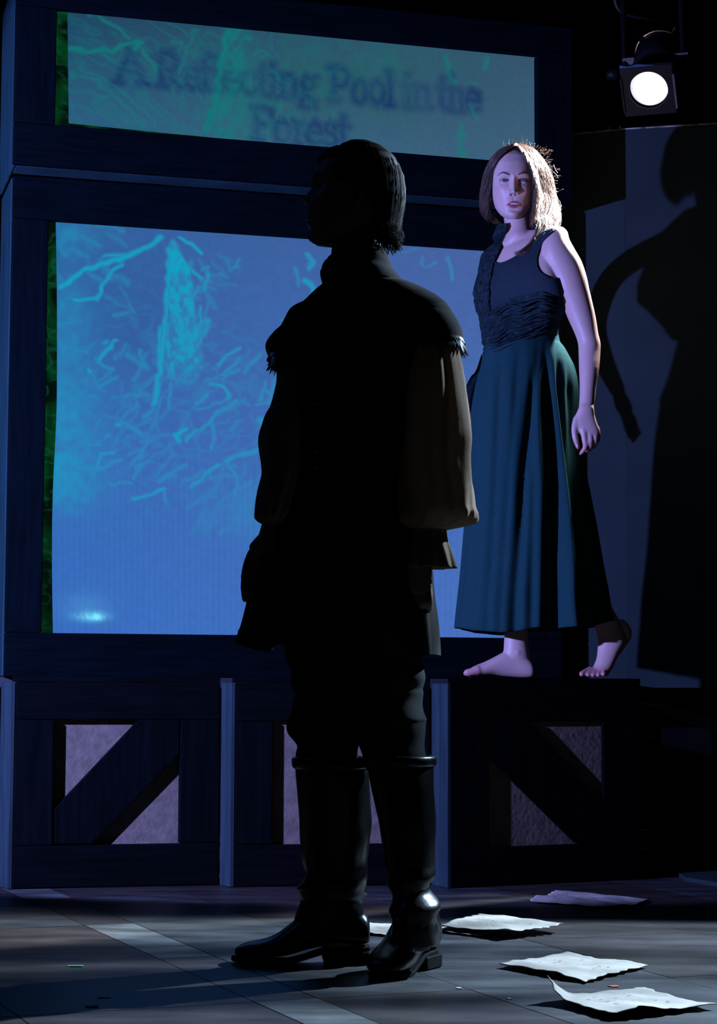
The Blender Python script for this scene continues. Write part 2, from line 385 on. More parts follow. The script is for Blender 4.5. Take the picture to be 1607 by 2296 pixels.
# ------------------------------------------------------------------ platform units (crates) under the stage deck
DECK_Z = 0.634
def ground(px, py): return at_z(px, py, 0.0)
def unit(label, bl, br, sb, T, opening, diag, name='platform_unit'):
    """bl, br: photo pixels of the front bottom corners; opening in photo pixels (x0, y0, x1, y1)"""
    a = ground(*bl); b = ground(*br)
    wv = b - a; Wd = float(np.linalg.norm(wv)); ux = wv / Wd; uy = np.array([-ux[1], ux[0], 0.0])
    Mx = Matrix(((ux[0], uy[0], 0, a[0]), (ux[1], uy[1], 0, a[1]), (0, 0, 1, 0), (0, 0, 0, 1)))
    t = thing(name, label, 'platform', a, 'braced platform units under the deck')
    def loc(px, py):      # pixel -> local (x, z) on the front plane
        d = CR3 @ np.array([(px - IW / 2) / FPX, -(py - IH / 2) / FPX, -1.0])
        s = np.dot(a - C0, uy) / np.dot(d, uy); p = C0 + d * s - a
        return float(np.dot(p, ux)), float(p[2])
    x0, z1 = loc(opening[0], opening[1]); x1, z0 = loc(opening[2], opening[3])
    H = DECK_Z; DP = 0.28
    g = 0.0012
    bevelled('rail', xf(box(0.012, Wd, 0, T, z1, H - 0.018), Mx), M['crate'], t)
    bevelled('rail', xf(box(0.012, Wd, 0, T, 0.002, z0), Mx), M['crate'], t)
    bevelled('stile', xf(box(0.012, x0, 0, T, z0 + g, z1 - g), Mx), M['crate_v'], t)
    bevelled('stile', xf(box(x1, Wd, 0, T, z0 + g, z1 - g), Mx), M['crate_v'], t)
    tag(bevelled('recessed_panel', xf(box(0.03, Wd - 0.02, T + 0.001, T + 0.014, 0.03, H - 0.03), Mx), M['panel'], t), 'tan plaster panel inside the dark frame')
    if diag:
        pts = [loc(*q) for q in diag]
        bevelled('diagonal_brace', xf(prism(pts, -0.0005, T), Mx), M['crate_v'], t, 0.002)
    # the visible left side board runs back from the front corner at an angle
    q = ground(*sb) - a; q = np.array([np.dot(q, ux), np.dot(q, uy)]); q /= 1.0
    nn = np.array([-q[1], q[0]]); nn /= np.linalg.norm(nn); nn *= -0.012 if np.dot(nn, (1, 0)) < 0 else 0.012
    sp = [(-0.0015, -0.0005), (q[0], q[1]), (q[0] + nn[0], q[1] + nn[1]), (0.0105, 0.0)]
    sv = [(x, y, 0.002) for x, y in sp] + [(x, y, H - 0.018) for x, y in sp]
    tag(bevelled('side_panel', xf((np.array(sv), box(0, 1, 0, 1, 0, 1)[1]), Mx), M['side'], t, 0.001), 'pale blue-grey side board')
    tag(bevelled('side_panel', xf(box(Wd - 0.014, Wd, T + 0.015, DP, 0.002, H - 0.018), Mx), M['crate_v'], t, 0.002), 'dark side board')
    tb_ = [(0, 0), (Wd, 0), (Wd - 0.02, DP), (0.17, DP)]
    bevelled('top_board', xf((np.array([(x, y, H - 0.0175) for x, y in tb_] + [(x, y, H) for x, y in tb_]), box(0, 1, 0, 1, 0, 1)[1]), Mx), M['crate'], t, 0.002)
    return t, Mx, Wd
unit('dark crate-like platform unit with rising diagonal brace on the left', (18, 1995), (490, 1985), (-6, 1989), 0.032, (122, 1614, 402, 1892),
     [(122, 1892), (122, 1815), (312, 1614), (402, 1614), (402, 1690), (205, 1892)])
unit('dark platform unit with unbraced tan panel behind the person in boots', (516, 1990), (964, 1984), (492, 1986), 0.026, (612, 1617, 872, 1892), None)
unit('dark platform unit with falling diagonal brace under the barefoot person', (1004, 1993), (1440, 1972), (967, 1985.5), 0.013, (1097, 1618, 1353, 1890),
     [(1097, 1618), (1182, 1618), (1353, 1800), (1353, 1890), (1290, 1890), (1097, 1700)])
# deck behind the units
bl = at(-60, 1500, 6.50); br = at(1432, 1500, 6.74)
dk = thing('stage_deck', 'black painted stage deck behind the three platform units', 'platform', (0, 6.9, 0))
v = [(bl[0], bl[1] + 0.03, 0.6), (br[0], br[1] + 0.03, 0.6), (br[0] - 0.1, 7.02, 0.6), (bl[0] - 0.25, 7.1, 0.6)]
v = v + [(a, b, DECK_Z - 0.001) for a, b, c in v]
mo('deck_sheet', v, box(0, 1, 0, 1, 0, 1)[1], M['deck'], dk)
for (x, y) in ((-1.15, 6.62), (0.85, 6.85), (-1.2, 7.02), (0.75, 6.98)):
    mo('leg', *box(x - 0.02, x + 0.02, y - 0.02, y + 0.02, 0, 0.598), M['black_metal'], dk)

# ------------------------------------------------------------------ the projected pictures
def seg_dist(X, Y, pts):
    d = np.full(X.shape, 1e9)
    for (x0, y0), (x1, y1) in zip(pts[:-1], pts[1:]):
        dx, dy = x1 - x0, y1 - y0; q = dx * dx + dy * dy + 1e-9
        t = np.clip(((X - x0) * dx + (Y - y0) * dy) / q, 0, 1)
        d = np.minimum(d, np.hypot(X - x0 - t * dx, Y - y0 - t * dy))
    return d
def strokes(X, Y, lst, soft=0.5, warp=0.0, ws=30.0):
    if warp:
        X2 = X + (vnoise(X / ws + 3, Y / ws) - 0.5) * warp; Y2 = Y + (vnoise(X / ws + 17, Y / ws + 9) - 0.5) * warp
    else: X2, Y2 = X, Y
    a = np.zeros(X.shape)
    for pts, w, s in lst:
        xs_ = [p[0] for p in pts]; ys_ = [p[1] for p in pts]; m = w * 3 + 20
        sel = (X > min(xs_) - m) & (X < max(xs_) + m) & (Y > min(ys_) - m) & (Y < max(ys_) + m)
        if not sel.any(): continue
        d = seg_dist(X2[sel], Y2[sel], pts)
        val = s * np.clip((w * (1 + soft) - d) / (2 * w * soft), 0, 1)
        val = val * val * (3 - 2 * val / max(s, 1e-6)) if s == 1 else val
        a[sel] = np.maximum(a[sel], val)
    return a
def ridges(X, Y, sx, sy, wd, ox=0.0):
    n_ = vnoise(X / sx + ox, Y / sy + ox * 0.7) * 0.65 + vnoise(X / sx * 2.1 + 5 + ox, Y / sy * 2.1) * 0.35
    return np.clip(1 - np.abs(n_ - 0.5) / wd, 0, 1)
def blob(X, Y, cx, cy, rx, ry): return np.exp(-((X - cx) / rx) ** 2 - ((Y - cy) / ry) ** 2)
def mixc(base, col, a): return base * (1 - a[..., None]) + np.array(col) * a[..., None]
sr = np.random.RandomState(11)
def dashes(n, x0, x1, y0, y1, lmin, lmax, ang, spread, w0, w1, s0, s1):
    out = []
    for _ in range(n):
        x, y = sr.uniform(x0, x1), sr.uniform(y0, y1); l = sr.uniform(lmin, lmax); a = math.radians(ang + sr.uniform(-spread, spread))
        k = sr.uniform(-0.35, 0.35); pts = []
        for t in (0, 0.35, 0.7, 1):
            pts.append((x + l * t * math.cos(a) - k * l * t * t * math.sin(a), y - l * t * math.sin(a) - k * l * t * t * math.cos(a)))
        out.append((pts, sr.uniform(w0, w1), sr.uniform(s0, s1)))
    return out
LOW_STROKES = [([(136, 645), (190, 605), (270, 580), (320, 562), (362, 532)], 7, .9), ([(165, 674), (215, 672), (232, 640), (245, 615), (272, 592)], 6, .85),
    ([(235, 575), (285, 572), (320, 560)], 5, .7), ([(385, 545), (402, 575), (428, 600), (450, 625)], 6, .7), ([(405, 530), (430, 548), (452, 568)], 5, .8),
    ([(380, 560), (378, 640), (372, 700), (366, 770), (356, 840), (346, 905)], 8, .8), ([(410, 600), (425, 650), (420, 720), (415, 800)], 9, .55),
    ([(447, 690), (450, 730), (446, 770), (430, 800)], 5, .6), ([(360, 735), (356, 780), (362, 830), (340, 908)], 6, .7), ([(383, 860), (378, 915)], 6, .4),
    ([(225, 805), (245, 780), (262, 763)], 6, .8), ([(230, 770), (238, 765)], 6, .6), ([(196, 831), (200, 835)], 7, .8), ([(264, 952), (268, 955)], 8, .7), ([(240, 982), (246, 978)], 6, .5),
    ([(490, 820), (510, 795), (535, 780)], 5, .6), ([(500, 840), (525, 815), (540, 800)], 5, .5), ([(470, 862), (500, 868), (515, 890)], 6, .6), ([(440, 905), (465, 885)], 6, .5),
    ([(418, 960), (395, 975), (400, 990)], 7, .9), ([(415, 990), (440, 965), (470, 950), (485, 925), (530, 900)], 5, .55), ([(478, 940), (480, 980), (470, 1005)], 5, .45),
    ([(430, 1090), (460, 1065), (490, 1045)], 6, .6), ([(505, 1035), (540, 1020), (580, 1010)], 6, .55), ([(510, 1045), (530, 1070), (528, 1110)], 5, .4),
    ([(300, 1118), (335, 1110), (370, 1098)], 5, .65), ([(365, 1100), (372, 1125)], 4, .4), ([(215, 1050), (225, 1020), (255, 1015)], 7, .55), ([(130, 1030), (180, 1050), (230, 1050), (270, 1030)], 6, .45),
    ([(535, 580), (520, 600)], 5, .3), ([(585, 940), (592, 950)], 9, .6), ([(600, 880), (606, 888)], 5, .4), ([(465, 725), (470, 718)], 6, .7), ([(455, 605), (470, 600)], 5, .5), ([(520, 600), (530, 598)], 6, .4),
    ([(690, 570), (700, 585), (692, 600)], 8, .6), ([(685, 630), (700, 640), (705, 655)], 8, .8), ([(660, 600), (672, 640)], 6, .35), ([(635, 720), (642, 718)], 5, .4),
    ([(955, 600), (975, 590)], 5, .3), ([(1005, 580), (1012, 605), (1015, 625)], 5, .4), ([(945, 575), (950, 595)], 4, .3), ([(900, 562), (940, 560)], 4, .2)]
LOW_STROKES = [(p, w * 0.68, min(1, s_ * 1.05)) for p, w, s_ in LOW_STROKES]
LOW_STROKES += dashes(70, 125, 600, 800, 1100, 25, 75, 35, 30, 3, 5, .15, .42)
LOW_STROKES += dashes(40, 125, 330, 660, 1000, 18, 55, 150, 50, 3, 6, .15, .45)
LOW_STROKES += dashes(26, 420, 600, 1080, 1200, 30, 70, 40, 20, 4, 7, .1, .25)
LOW_STROKES += dashes(26, 370, 460, 620, 850, 14, 45, 80, 35, 4, 7, .25, .6)
LOW_STROKES += dashes(14, 125, 300, 495, 640, 30, 70, 140, 25, 5, 8, .15, .4)
LOW_STROKES += dashes(12, 440, 560, 560, 700, 20, 50, 145, 20, 3, 5, .12, .3)
LOWK, UPK = 0.82, 0.66
def low_picture(X, Y):
    c = np.empty(X.shape + (3,))
    u = np.clip((X - 120) / 950, 0, 1); v_ = np.clip((Y - 500) / 920, 0, 1)
    top = np.array(srgb(48, 104, 170)); topr = np.array(srgb(76, 106, 172)); bot = np.array(srgb(60, 118, 208)); botr = np.array(srgb(78, 122, 207))
    w_ = (v_ ** 0.9)[..., None]; uu = u[..., None]
    c[:] = (top * (1 - uu) + topr * uu) * (1 - w_) + (bot * (1 - uu) + botr * uu) * w_
    c *= (1 - 0.12 * blob(X, Y, 300, 720, 120, 140))[..., None]
    c *= (0.96 + 0.08 * vnoise(X / 9, Y / 9))[..., None]
    c *= (1 + 0.035 * np.sin(X * 2 * math.pi / 13.0) * np.clip((Y - 850) / 300, 0, 1))[..., None]
    cy = np.array(srgb(8, 176, 214))
    g = 0.40 * blob(X, Y, 150, 930, 75, 130) + 0.35 * blob(X, Y, 150, 720, 50, 90) + 0.4 * blob(X, Y, 140, 1080, 90, 70) + 0.22 * blob(X, Y, 560, 1150, 60, 60) + 0.3 * blob(X, Y, 150, 530, 60, 40)
    g = g * (0.55 + 0.9 * vnoise(X / 14, Y / 14))
    tcx = np.interp(Y, [535, 600, 700, 850], [386, 404, 409, 412]); thw = np.interp(Y, [530, 560, 610, 700, 800, 880], [4, 16, 30, 36, 46, 40])
    trunk = np.clip((thw - np.abs(X - tcx + 14 * (vnoise(X / 60, Y / 24) - .5))) / 9, 0, 1) * np.clip((Y - 532) / 12, 0, 1) * np.clip((885 - Y) / 70, 0, 1)
    mott = np.clip((vnoise(X / 11 + 2, Y / 13) * .6 + vnoise(X / 6, Y / 8 + 5) * .4 - .33) * 3.2, 0, 1)
    g = np.maximum(g, trunk * (0.22 + 0.55 * mott + 0.25 * np.clip((700 - Y) / 150, 0, 1)))
    area = np.clip(blob(X, Y, 260, 900, 230, 240) + blob(X, Y, 480, 880, 130, 160) * 0.8, 0, 1)
    g = np.maximum(g, 0.22 * ridges(X, Y, 46, 30, 0.09) * area)
    g = np.maximum(g, strokes(X, Y, LOW_STROKES, 0.8, 8, 16))
    g = np.clip(g, 0, 1)
    c = mixc(c, cy, g)
    hot = blob(X, Y, 205, 1382, 32, 10) * (0.4 + 1.0 * vnoise(X / 3.0, Y / 5)) * 0.8 + blob(X, Y, 218, 1383, 10, 7) * 0.9 + 0.12 * blob(X, Y, 190, 1360, 50, 30)  # projector lens reflection painted into the glowing picture
    c = c + np.array(srgb(110, 215, 205)) * np.clip(hot, 0, 1.2)[..., None]
    return c * LOWK
def green_picture(X, Y):  # projector spill behind the cloth, put in as the strip's own glow
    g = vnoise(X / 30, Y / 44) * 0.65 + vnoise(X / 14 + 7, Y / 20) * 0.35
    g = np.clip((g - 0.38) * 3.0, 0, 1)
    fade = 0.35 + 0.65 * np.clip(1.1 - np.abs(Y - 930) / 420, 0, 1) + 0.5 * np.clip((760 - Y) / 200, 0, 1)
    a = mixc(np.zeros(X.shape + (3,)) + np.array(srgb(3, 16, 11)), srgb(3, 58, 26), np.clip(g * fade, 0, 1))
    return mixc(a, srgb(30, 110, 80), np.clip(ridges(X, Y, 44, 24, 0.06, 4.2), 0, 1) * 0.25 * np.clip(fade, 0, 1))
GL = {'A': (.86, [[(0, 0), (.4, 1)], [(.4, 1), (.8, 0)], [(.16, .35), (.62, .35)], [(-.1, 0), (.16, 0)], [(.64, 0), (.92, 0)]]),
 'R': (.84, [[(.14, 0), (.14, 1)], [(0, 0), (.3, 0)], [(0, 1), (.4, 1), (.6, .9), (.64, .75), (.58, .58), (.4, .5), (.14, .5)], [(.38, .5), (.7, 0), (.84, 0)]]),
 'P': (.74, [[(.14, 0), (.14, 1)], [(0, 0), (.32, 0)], [(0, 1), (.42, 1), (.62, .9), (.66, .73), (.6, .56), (.42, .46), (.14, .46)]]),
 'F': (.7, [[(.14, 0), (.14, 1)], [(0, 0), (.3, 0)], [(0, 1), (.6, 1), (.62, .8)], [(.14, .52), (.44, .52)]]),
 'e': (.56, [[(.08, .36), (.5, .36), (.46, .55), (.3, .66), (.12, .55), (.05, .33), (.12, .1), (.3, 0), (.5, .1)]]),
 'f': (.4, [[(.15, 0), (.15, .85), (.25, 1), (.4, .98)], [(0, .62), (.32, .62)], [(.03, 0), (.3, 0)]]),
 'l': (.3, [[(.13, 0), (.13, 1), (0, 1)], [(0, 0), (.26, 0)]]),
 'c': (.54, [[(.5, .52), (.38, .64), (.25, .66), (.1, .52), (.05, .33), (.12, .1), (.3, 0), (.5, .1)]]),
 't': (.4, [[(.15, .9), (.15, .12), (.24, 0), (.36, .05)], [(0, .64), (.34, .64)]]),
 'i': (.3, [[(.13, 0), (.13, .64), (0, .64)], [(0, 0), (.26, 0)], [(.12, .92), (.13, .94)]]),
 'n': (.66, [[(.12, 0), (.12, .64), (0, .64)], [(.12, .5), (.28, .64), (.42, .62), (.5, .5), (.5, 0)], [(0, 0), (.25, 0)], [(.38, 0), (.62, 0)]]),
 'g': (.58, [[(.25, .64), (.1, .55), (.08, .4), (.2, .25), (.35, .27), (.44, .42), (.38, .58), (.25, .64)], [(.4, .6), (.55, .64)], [(.15, .25), (.08, .1), (.3, .02), (.5, -.08), (.45, -.25), (.2, -.3), (.02, -.2), (.1, -.05)]]),
 'o': (.6, [[(.28, .66), (.1, .54), (.05, .33), (.1, .1), (.28, 0), (.46, .1), (.52, .33), (.46, .54), (.28, .66)]]),
 'h': (.66, [[(.12, 0), (.12, 1), (0, 1)], [(.12, .5), (.28, .64), (.42, .62), (.5, .5), (.5, 0)], [(0, 0), (.25, 0)], [(.38, 0), (.62, 0)]]),
 'r': (.44, [[(.12, 0), (.12, .64), (0, .64)], [(.12, .45), (.25, .62), (.4, .6)], [(0, 0), (.25, 0)]]),
 's': (.5, [[(.42, .52), (.3, .66), (.12, .6), (.1, .45), (.3, .35), (.44, .22), (.36, .03), (.15, 0), (.03, .12)]])}
TEXT = []
def lettering(word, x0, x1, ybase0, slope, em, wid):
    tot = sum(GL[c][0] for c in word); k = (x1 - x0) / tot; x = x0
    for c in word:
        for st in GL[c][1]:
            TEXT.append(([(x + p[0] * k, ybase0 + slope * (x + p[0] * k - 255) - p[1] * em) for p in st], wid, 0.9))
        x += GL[c][0] * k
for w_, a_, b_ in (('A', 262, 326), ('Reflecting', 352, 712), ('Pool', 738, 886), ('in', 906, 968), ('the', 982, 1076)):
    lettering(w_, a_, b_, 184, 0.083, 74, 9.0)
lettering('Forest', 566, 786, 286, 0.083, 72, 9.0)
UP_STROKES = [([(155, 110), (200, 118), (250, 112), (275, 98), (320, 95), (300, 110)], 8, .8), ([(200, 30), (235, 45), (262, 58), (288, 82)], 6, .6), ([(320, 112), (335, 135), (348, 155)], 7, .6),
    ([(225, 118), (245, 130), (255, 140)], 6, .5), ([(160, 165), (220, 185), (280, 235), (320, 280)], 6, .45), ([(150, 200), (210, 205), (260, 240), (300, 290)], 5, .3), ([(175, 150), (250, 190), (320, 240), (350, 275)], 5, .4),
    ([(510, 70), (498, 130), (488, 190), (478, 250), (468, 290)], 11, .85), ([(540, 90), (545, 130), (560, 170), (565, 200)], 7, .5), ([(440, 70), (425, 100), (410, 130), (400, 165)], 6, .45), ([(430, 140), (410, 180), (405, 250)], 5, .35),
    ([(575, 120), (590, 110), (600, 125), (585, 135)], 5, .5), ([(590, 160), (610, 165), (640, 190)], 6, .4), ([(575, 250), (595, 270), (600, 300)], 7, .5), ([(560, 300), (540, 270), (560, 240)], 6, .5), ([(600, 230), (625, 240), (618, 260)], 5, .4),
    ([(1000, 130), (1005, 160), (1015, 180)], 8, .6), ([(1095, 135), (1085, 155)], 8, .6), ([(1035, 280), (1030, 320), (1038, 355)], 9, .6), ([(1055, 240), (1068, 270)], 6, .5), ([(1050, 180), (1065, 185)], 5, .4), ([(215, 225), (240, 220)], 6, .45),
    ([(160, 240), (210, 250)], 5, .3), ([(735, 335), (760, 330)], 6, .5), ([(380, 95), (405, 100), (400, 115)], 6, .45)]
UP_STROKES = [(p, w * 0.75, min(1, s_ * 1.1)) for p, w, s_ in UP_STROKES]
UP_STROKES += dashes(50, 150, 480, 60, 280, 30, 90, -40, 18, 3, 5, .1, .3)
UP_STROKES += dashes(24, 560, 760, 100, 330, 20, 50, 60, 60, 3, 6, .1, .35)
def up_picture(X, Y):
    u = np.clip((X - 150) / 1050, 0, 1)[..., None]
    v_ = np.clip((Y - (20 + 0.11 * (X - 128))) / 250, 0, 1)[..., None]
    c = (np.array(srgb(34, 84, 116)) * (1 - u) + np.array(srgb(66, 102, 132)) * u) * (1 - v_) + (np.array(srgb(52, 112, 152)) * (1 - u) + np.array(srgb(76, 118, 150)) * u) * v_
    teal = np.array(srgb(14, 142, 142))
    c = mixc(c, srgb(46, 110, 116), 0.6 * blob(X, Y, 760, 180, 260, 100) * (0.5 + vnoise(X / 40, Y / 40)))
    g = 0.45 * blob(X, Y, 530, 220, 50, 120) * (0.6 + 0.8 * vnoise(X / 12, Y / 16)) + 0.3 * blob(X, Y, 780, 130, 260, 60) * vnoise(X / 25, Y / 20)
    ut = np.clip((30 - np.abs(X - (540 - 0.17 * (Y - 60)) + 16 * (vnoise(X / 50, Y / 22) - .5))) / 10, 0, 1)
    g = np.maximum(g, ut * (0.25 + 0.5 * np.clip((vnoise(X / 12 + 2, Y / 14) - .35) * 3, 0, 1)))
    g = np.maximum(g, 0.34 * ridges(X + 0.6 * Y, Y - 0.6 * X, 90, 26, 0.10, 1.7) * np.clip(1.2 - np.abs(X - 420) / 420, 0, 1))
    g = np.maximum(g, strokes(X, Y, UP_STROKES, 0.7, 12, 18))
    tx = strokes(X, Y, TEXT, 0.98, 5, 14)
    c = mixc(c, srgb(22, 56, 120), tx * (0.36 + 0.6 * vnoise(X / 38, Y / 38)))
    c = mixc(c, teal, np.clip(g, 0, 1) * (1 - 0.25 * tx))
    c *= (0.95 + 0.1 * vnoise(X / 4, Y / 4))[..., None]
    return c * UPK

# ------------------------------------------------------------------ projection screens in their frames
A_W = math.atan(FPX / 15500.0)
WX = np.array([math.cos(A_W), math.sin(A_W), 0]); WN = np.array([-math.sin(A_W), math.cos(A_W), 0])   # along, and back through
LOW0 = at(10, 1500, 6.45)
def plane_hit(px, py, off):
    d = CR3 @ np.array([(px - IW / 2) / FPX, -(py - IH / 2) / FPX, -1.0])
    return C0 + d * (np.dot(LOW0 + WN * off - C0, WN) / np.dot(d, WN))
def wl(px, py, off=0.0):
    p = plane_hit(px, py, off) - LOW0
    return float(np.dot(p, WX)), float(p[2] + LOW0[2])
WM = Matrix(((WX[0], WN[0], 0, LOW0[0]), (WX[1], WN[1], 0, LOW0[1]), (0, 0, 1, 0), (0, 0, 0, 1)))
def wbox(a, b, c, d, e, f): return xf(box(a, b, c, d, e, f), WM)
SCREEN = emit_attr('lit_projection_cloth')
def picture_grid(name, corners, off, nx, ny, fn, parent, wav=None):
    """corners: photo pixels TL, TR, BR, BL; a sheet on the plane 'off' behind the frame front"""
    s = np.linspace(0, 1, nx)[None, :]; t = np.linspace(0, 1, ny)[:, None]
    tl, tr, br_, bl_ = [np.array(c, float) for c in corners]
    P = (tl * (1 - s[..., None]) + tr * s[..., None]) * (1 - t[..., None]) + (bl_ * (1 - s[..., None]) + br_ * s[..., None]) * t[..., None]
    if wav is not None: P[..., 0] += wav(P[..., 1]) * (1 - s)
    pts = []
    d = np.stack([(P[..., 0] - IW / 2) / FPX, -(P[..., 1] - IH / 2) / FPX, -np.ones(P.shape[:2])], -1) @ CR3.T
    k = np.dot(LOW0 + WN * off - C0, WN) / (d @ WN)
    pts = (C0 + d * k[..., None]).reshape(-1, 3)
    f_ = [(i * nx + j, (i + 1) * nx + j, (i + 1) * nx + j + 1, i * nx + j + 1) for i in range(ny - 1) for j in range(nx - 1)]
    n0 = len(pts)
    ring_ = list(range(nx)) + [i * nx + nx - 1 for i in range(1, ny)] + [(ny - 1) * nx + j for j in range(nx - 2, -1, -1)] + [i * nx for i in range(ny - 2, 0, -1)]
    back = pts[ring_] + WN * 0.0015
    f_ += [(ring_[i], ring_[(i + 1) % len(ring_)], n0 + (i + 1) % len(ring_), n0 + i) for i in range(len(ring_))]
    f_.append(tuple(range(n0, n0 + len(ring_))))
    o = mo(name, np.concatenate([pts, back]), f_, SCREEN, parent)
    c = np.zeros((n0 + len(ring_), 3)); c[:n0] = np.clip(fn(P[..., 0], P[..., 1]), 0, 4).reshape(-1, 3)
    set_attr(o.data, 'picture', c)
    return o
T2 = 0.035
# lower screen
lo = thing('projection_screen', 'large lower projection screen in a navy frame, blue with cyan branches', 'screen', LOW0, 'framed projection screens')
xL, _ = wl(10, 1500); xR, _ = wl(1260, 1470)
zT = wl(15, 391)[1]; zB = DECK_Z + 0.001
oL = wl(101, 950)[0]; oR = wl(1168, 950)[0]; oT = wl(108, 492)[1]; oB = wl(95, 1419)[1]
bevelled('rail', wbox(xL, xR, 0, T2, oT, zT), M['navy'], lo)
bevelled('rail', wbox(xL, xR, 0, T2, zB, oB), M['navy'], lo)
bevelled('stile', wbox(xL, oL, 0, T2, oB + .001, oT - .001), M['navy_v'], lo)
bevelled('stile', wbox(oR, xR, 0, T2, oB + .001, oT - .001), M['navy_v'], lo)
tag(bevelled('side_panel', wbox(xL - 0.004, xL + 0.012, T2 + .001, 0.34, zB, zT), M['side_dark'], lo), 'paler blue side board')
bevelled('side_panel', wbox(xR - 0.012, xR, T2 + .001, 0.10, zB, zT), M['navy_v'], lo)
def wav_lo(y): return 4.0 * np.sin((y - 500) / 150.0) + 3.0 * np.exp(-((y - 930) / 120) ** 2) - 0.004 * (y - 500) + 1
picture_grid('screen_cloth', ((124, 482), (1180, 552), (1180, 1440), (122, 1432)), T2 + 0.012, 350, 312, low_picture, lo, wav_lo)
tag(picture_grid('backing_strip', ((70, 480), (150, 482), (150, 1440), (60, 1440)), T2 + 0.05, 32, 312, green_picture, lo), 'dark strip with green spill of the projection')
# upper box screen, standing proud of the lower one
UPO = -0.14
up = thing('projection_screen', 'upper box-framed projection screen with dim title lettering', 'screen', plane_hit(30, 365, UPO), 'framed projection screens')
xL, zb = wl(30, 365, UPO); xR, _ = wl(1285, 300, UPO); _, zt = wl(1285, 62, UPO)
oL, oT = wl(128, 18, UPO); _, oB = wl(128, 280, UPO); oR, _ = wl(1205, 250, UPO)
zb2 = zb
bevelled('rail', wbox(xL, xR, UPO, UPO + T2, oT, zt), M['navy'], up)
bevelled('rail', wbox(xL, xR, UPO, UPO + T2, zb2, oB), M['navy'], up)
bevelled('stile', wbox(xL, oL, UPO, UPO + T2, oB + .001, oT - .001), M['navy_v'], up)
bevelled('stile', wbox(oR, xR, UPO, UPO + T2, oB + .001, oT - .001), M['navy_v'], up)
tag(bevelled('side_panel', wbox(xL, xL + 0.012, UPO + T2 + .001, 0.30, zb2, zt), M['side_dark'], up), 'paler blue side board')
bevelled('side_panel', wbox(xR - 0.012, xR, UPO + T2 + .001, 0.12, zb2, zt), M['navy_v'], up)
bevelled('bottom_board', wbox(xL + .013, xR - .013, UPO + T2 + .001, 0.0, zb2, zb2 + 0.012), M['under'], up)
picture_grid('screen_cloth', ((151, 8), (1216, 126), (1216, 382), (154, 276.5)), UPO + T2 + 0.012, 440, 108, up_picture, up, None)
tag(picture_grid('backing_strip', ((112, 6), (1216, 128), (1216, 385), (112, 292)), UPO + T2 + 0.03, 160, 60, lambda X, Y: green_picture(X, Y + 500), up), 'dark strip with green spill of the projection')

# ------------------------------------------------------------------ scenery flats at the right
def flat_panel(name, label, p0, p1, ztop, zbot, t=None):
    a = np.array(p0); b = np.array(p1); w = np.linalg.norm(b - a); ux = (b - a) / w; uy = np.array([-ux[1], ux[0]])
    Mx = Matrix(((ux[0], uy[0], 0, a[0]), (ux[1], uy[1], 0, a[1]), (0, 0, 1, 0), (0, 0, 0, 1)))
    t = t or thing(name, label, 'flat', (a[0], a[1], zbot))
    bevelled('cloth_face', xf(box(0, w, 0, 0.006, zbot, ztop), Mx), M['flat'], t, 0.001)
    for z in (zbot + 0.01, (zbot + ztop) / 2, ztop - 0.08): mo('back_rail', *xf(box(0.002, w - 0.002, 0.007, 0.03, z, z + 0.07), Mx), M['navy'], t)
    tag(bevelled('top_cap', xf(box(0, w, -0.001, 0.03, ztop + 0.0005, ztop + 0.006), Mx), M['edge'], t, 0.001), 'pale top edge painted as a glint of light')
    return t, Mx
fa0 = at(1246, 300, 7.12); fa1 = at(1399, 300, 7.03); fb1 = at(1760, 300, 6.90)
ZF = float(at(1398, 291, 7.03)[2]); ZFb = float(at(1398, 1542, 7.02)[2])
ta, Ma = flat_panel('scenery_flat', 'grey two-leaf scenery flat at far right catching the shadow of the barefoot person', fa0[:2], fa1[:2], ZF, ZFb)
flat_panel('', '', fa1[:2], fb1[:2], ZF, ZFb, ta)
for px in (1365, 1390):
    p = at(px, 301, 7.13); v_, f_ = ball((p[0], p[1] + 0.02, p[2]), 0.006, 0.006, 0.006, 10, 6)
    q = np.array(fa0) + (np.array(fa1) - np.array(fa0)) * ((px - 1240) / 159.0)
    v_ = v_ - np.array([p[0], p[1] + 0.02, 0]) + np.array([q[0], q[1] - 0.001, 0]); mo('bolt_head', v_, f_, M['steel'], ta, True)
# black masking base under the flats and the sloping ramp board
mk = tag(mo('masking_board', *xf(box(0, 2.2, 0, 0.02, 0, 0.595), Matrix.Translation((1.05, 7.25, 0))), M['drape']), 'black masking board below the grey flats', 'board')
r0 = at(1405, 1571, 6.9); r1 = at(1700, 1640, 6.5)
rv = []
for p, h in ((r0, 0.012), (r1, 0.045)):
    rv += [(p[0], p[1], p[2] - h), (p[0], p[1] + 0.25, p[2] - h + 0.02), (p[0], p[1] + 0.25, p[2] + 0.02), (p[0], p[1], p[2])]
# a shallow ramp running down to the right beyond the deck, on two trestle legs
rp_ = thing('ramp', 'dark sloping ramp board beyond the deck at far right', 'ramp', (r1[0], r1[1], 0))
recalc(mo('ramp_board', rv, [(0, 1, 2, 3), (7, 6, 5, 4), (0, 4, 5, 1), (1, 5, 6, 2), (2, 6, 7, 3), (3, 7, 4, 0)], M['flat'], rp_))
for s_ in (0.25, 0.85):
    p = np.array(r0) * (1 - s_) + np.array(r1) * s_
    mo('leg', *box(p[0] - 0.02, p[0] + 0.02, p[1] + 0.1, p[1] + 0.14, 0, p[2] - 0.02), M['drape'], rp_)
e0 = at_z(1538, 1976, 0); e1 = at_z(1660, 1996, 0)
ev = [(e0[0], e0[1], 0), (e1[0], e1[1], 0), (e1[0] + .3, e1[1] + 0.5, 0), (e0[0], e0[1] + 0.5, 0)]
ev += [(a, b, 0.012) for a, b, c in ev]
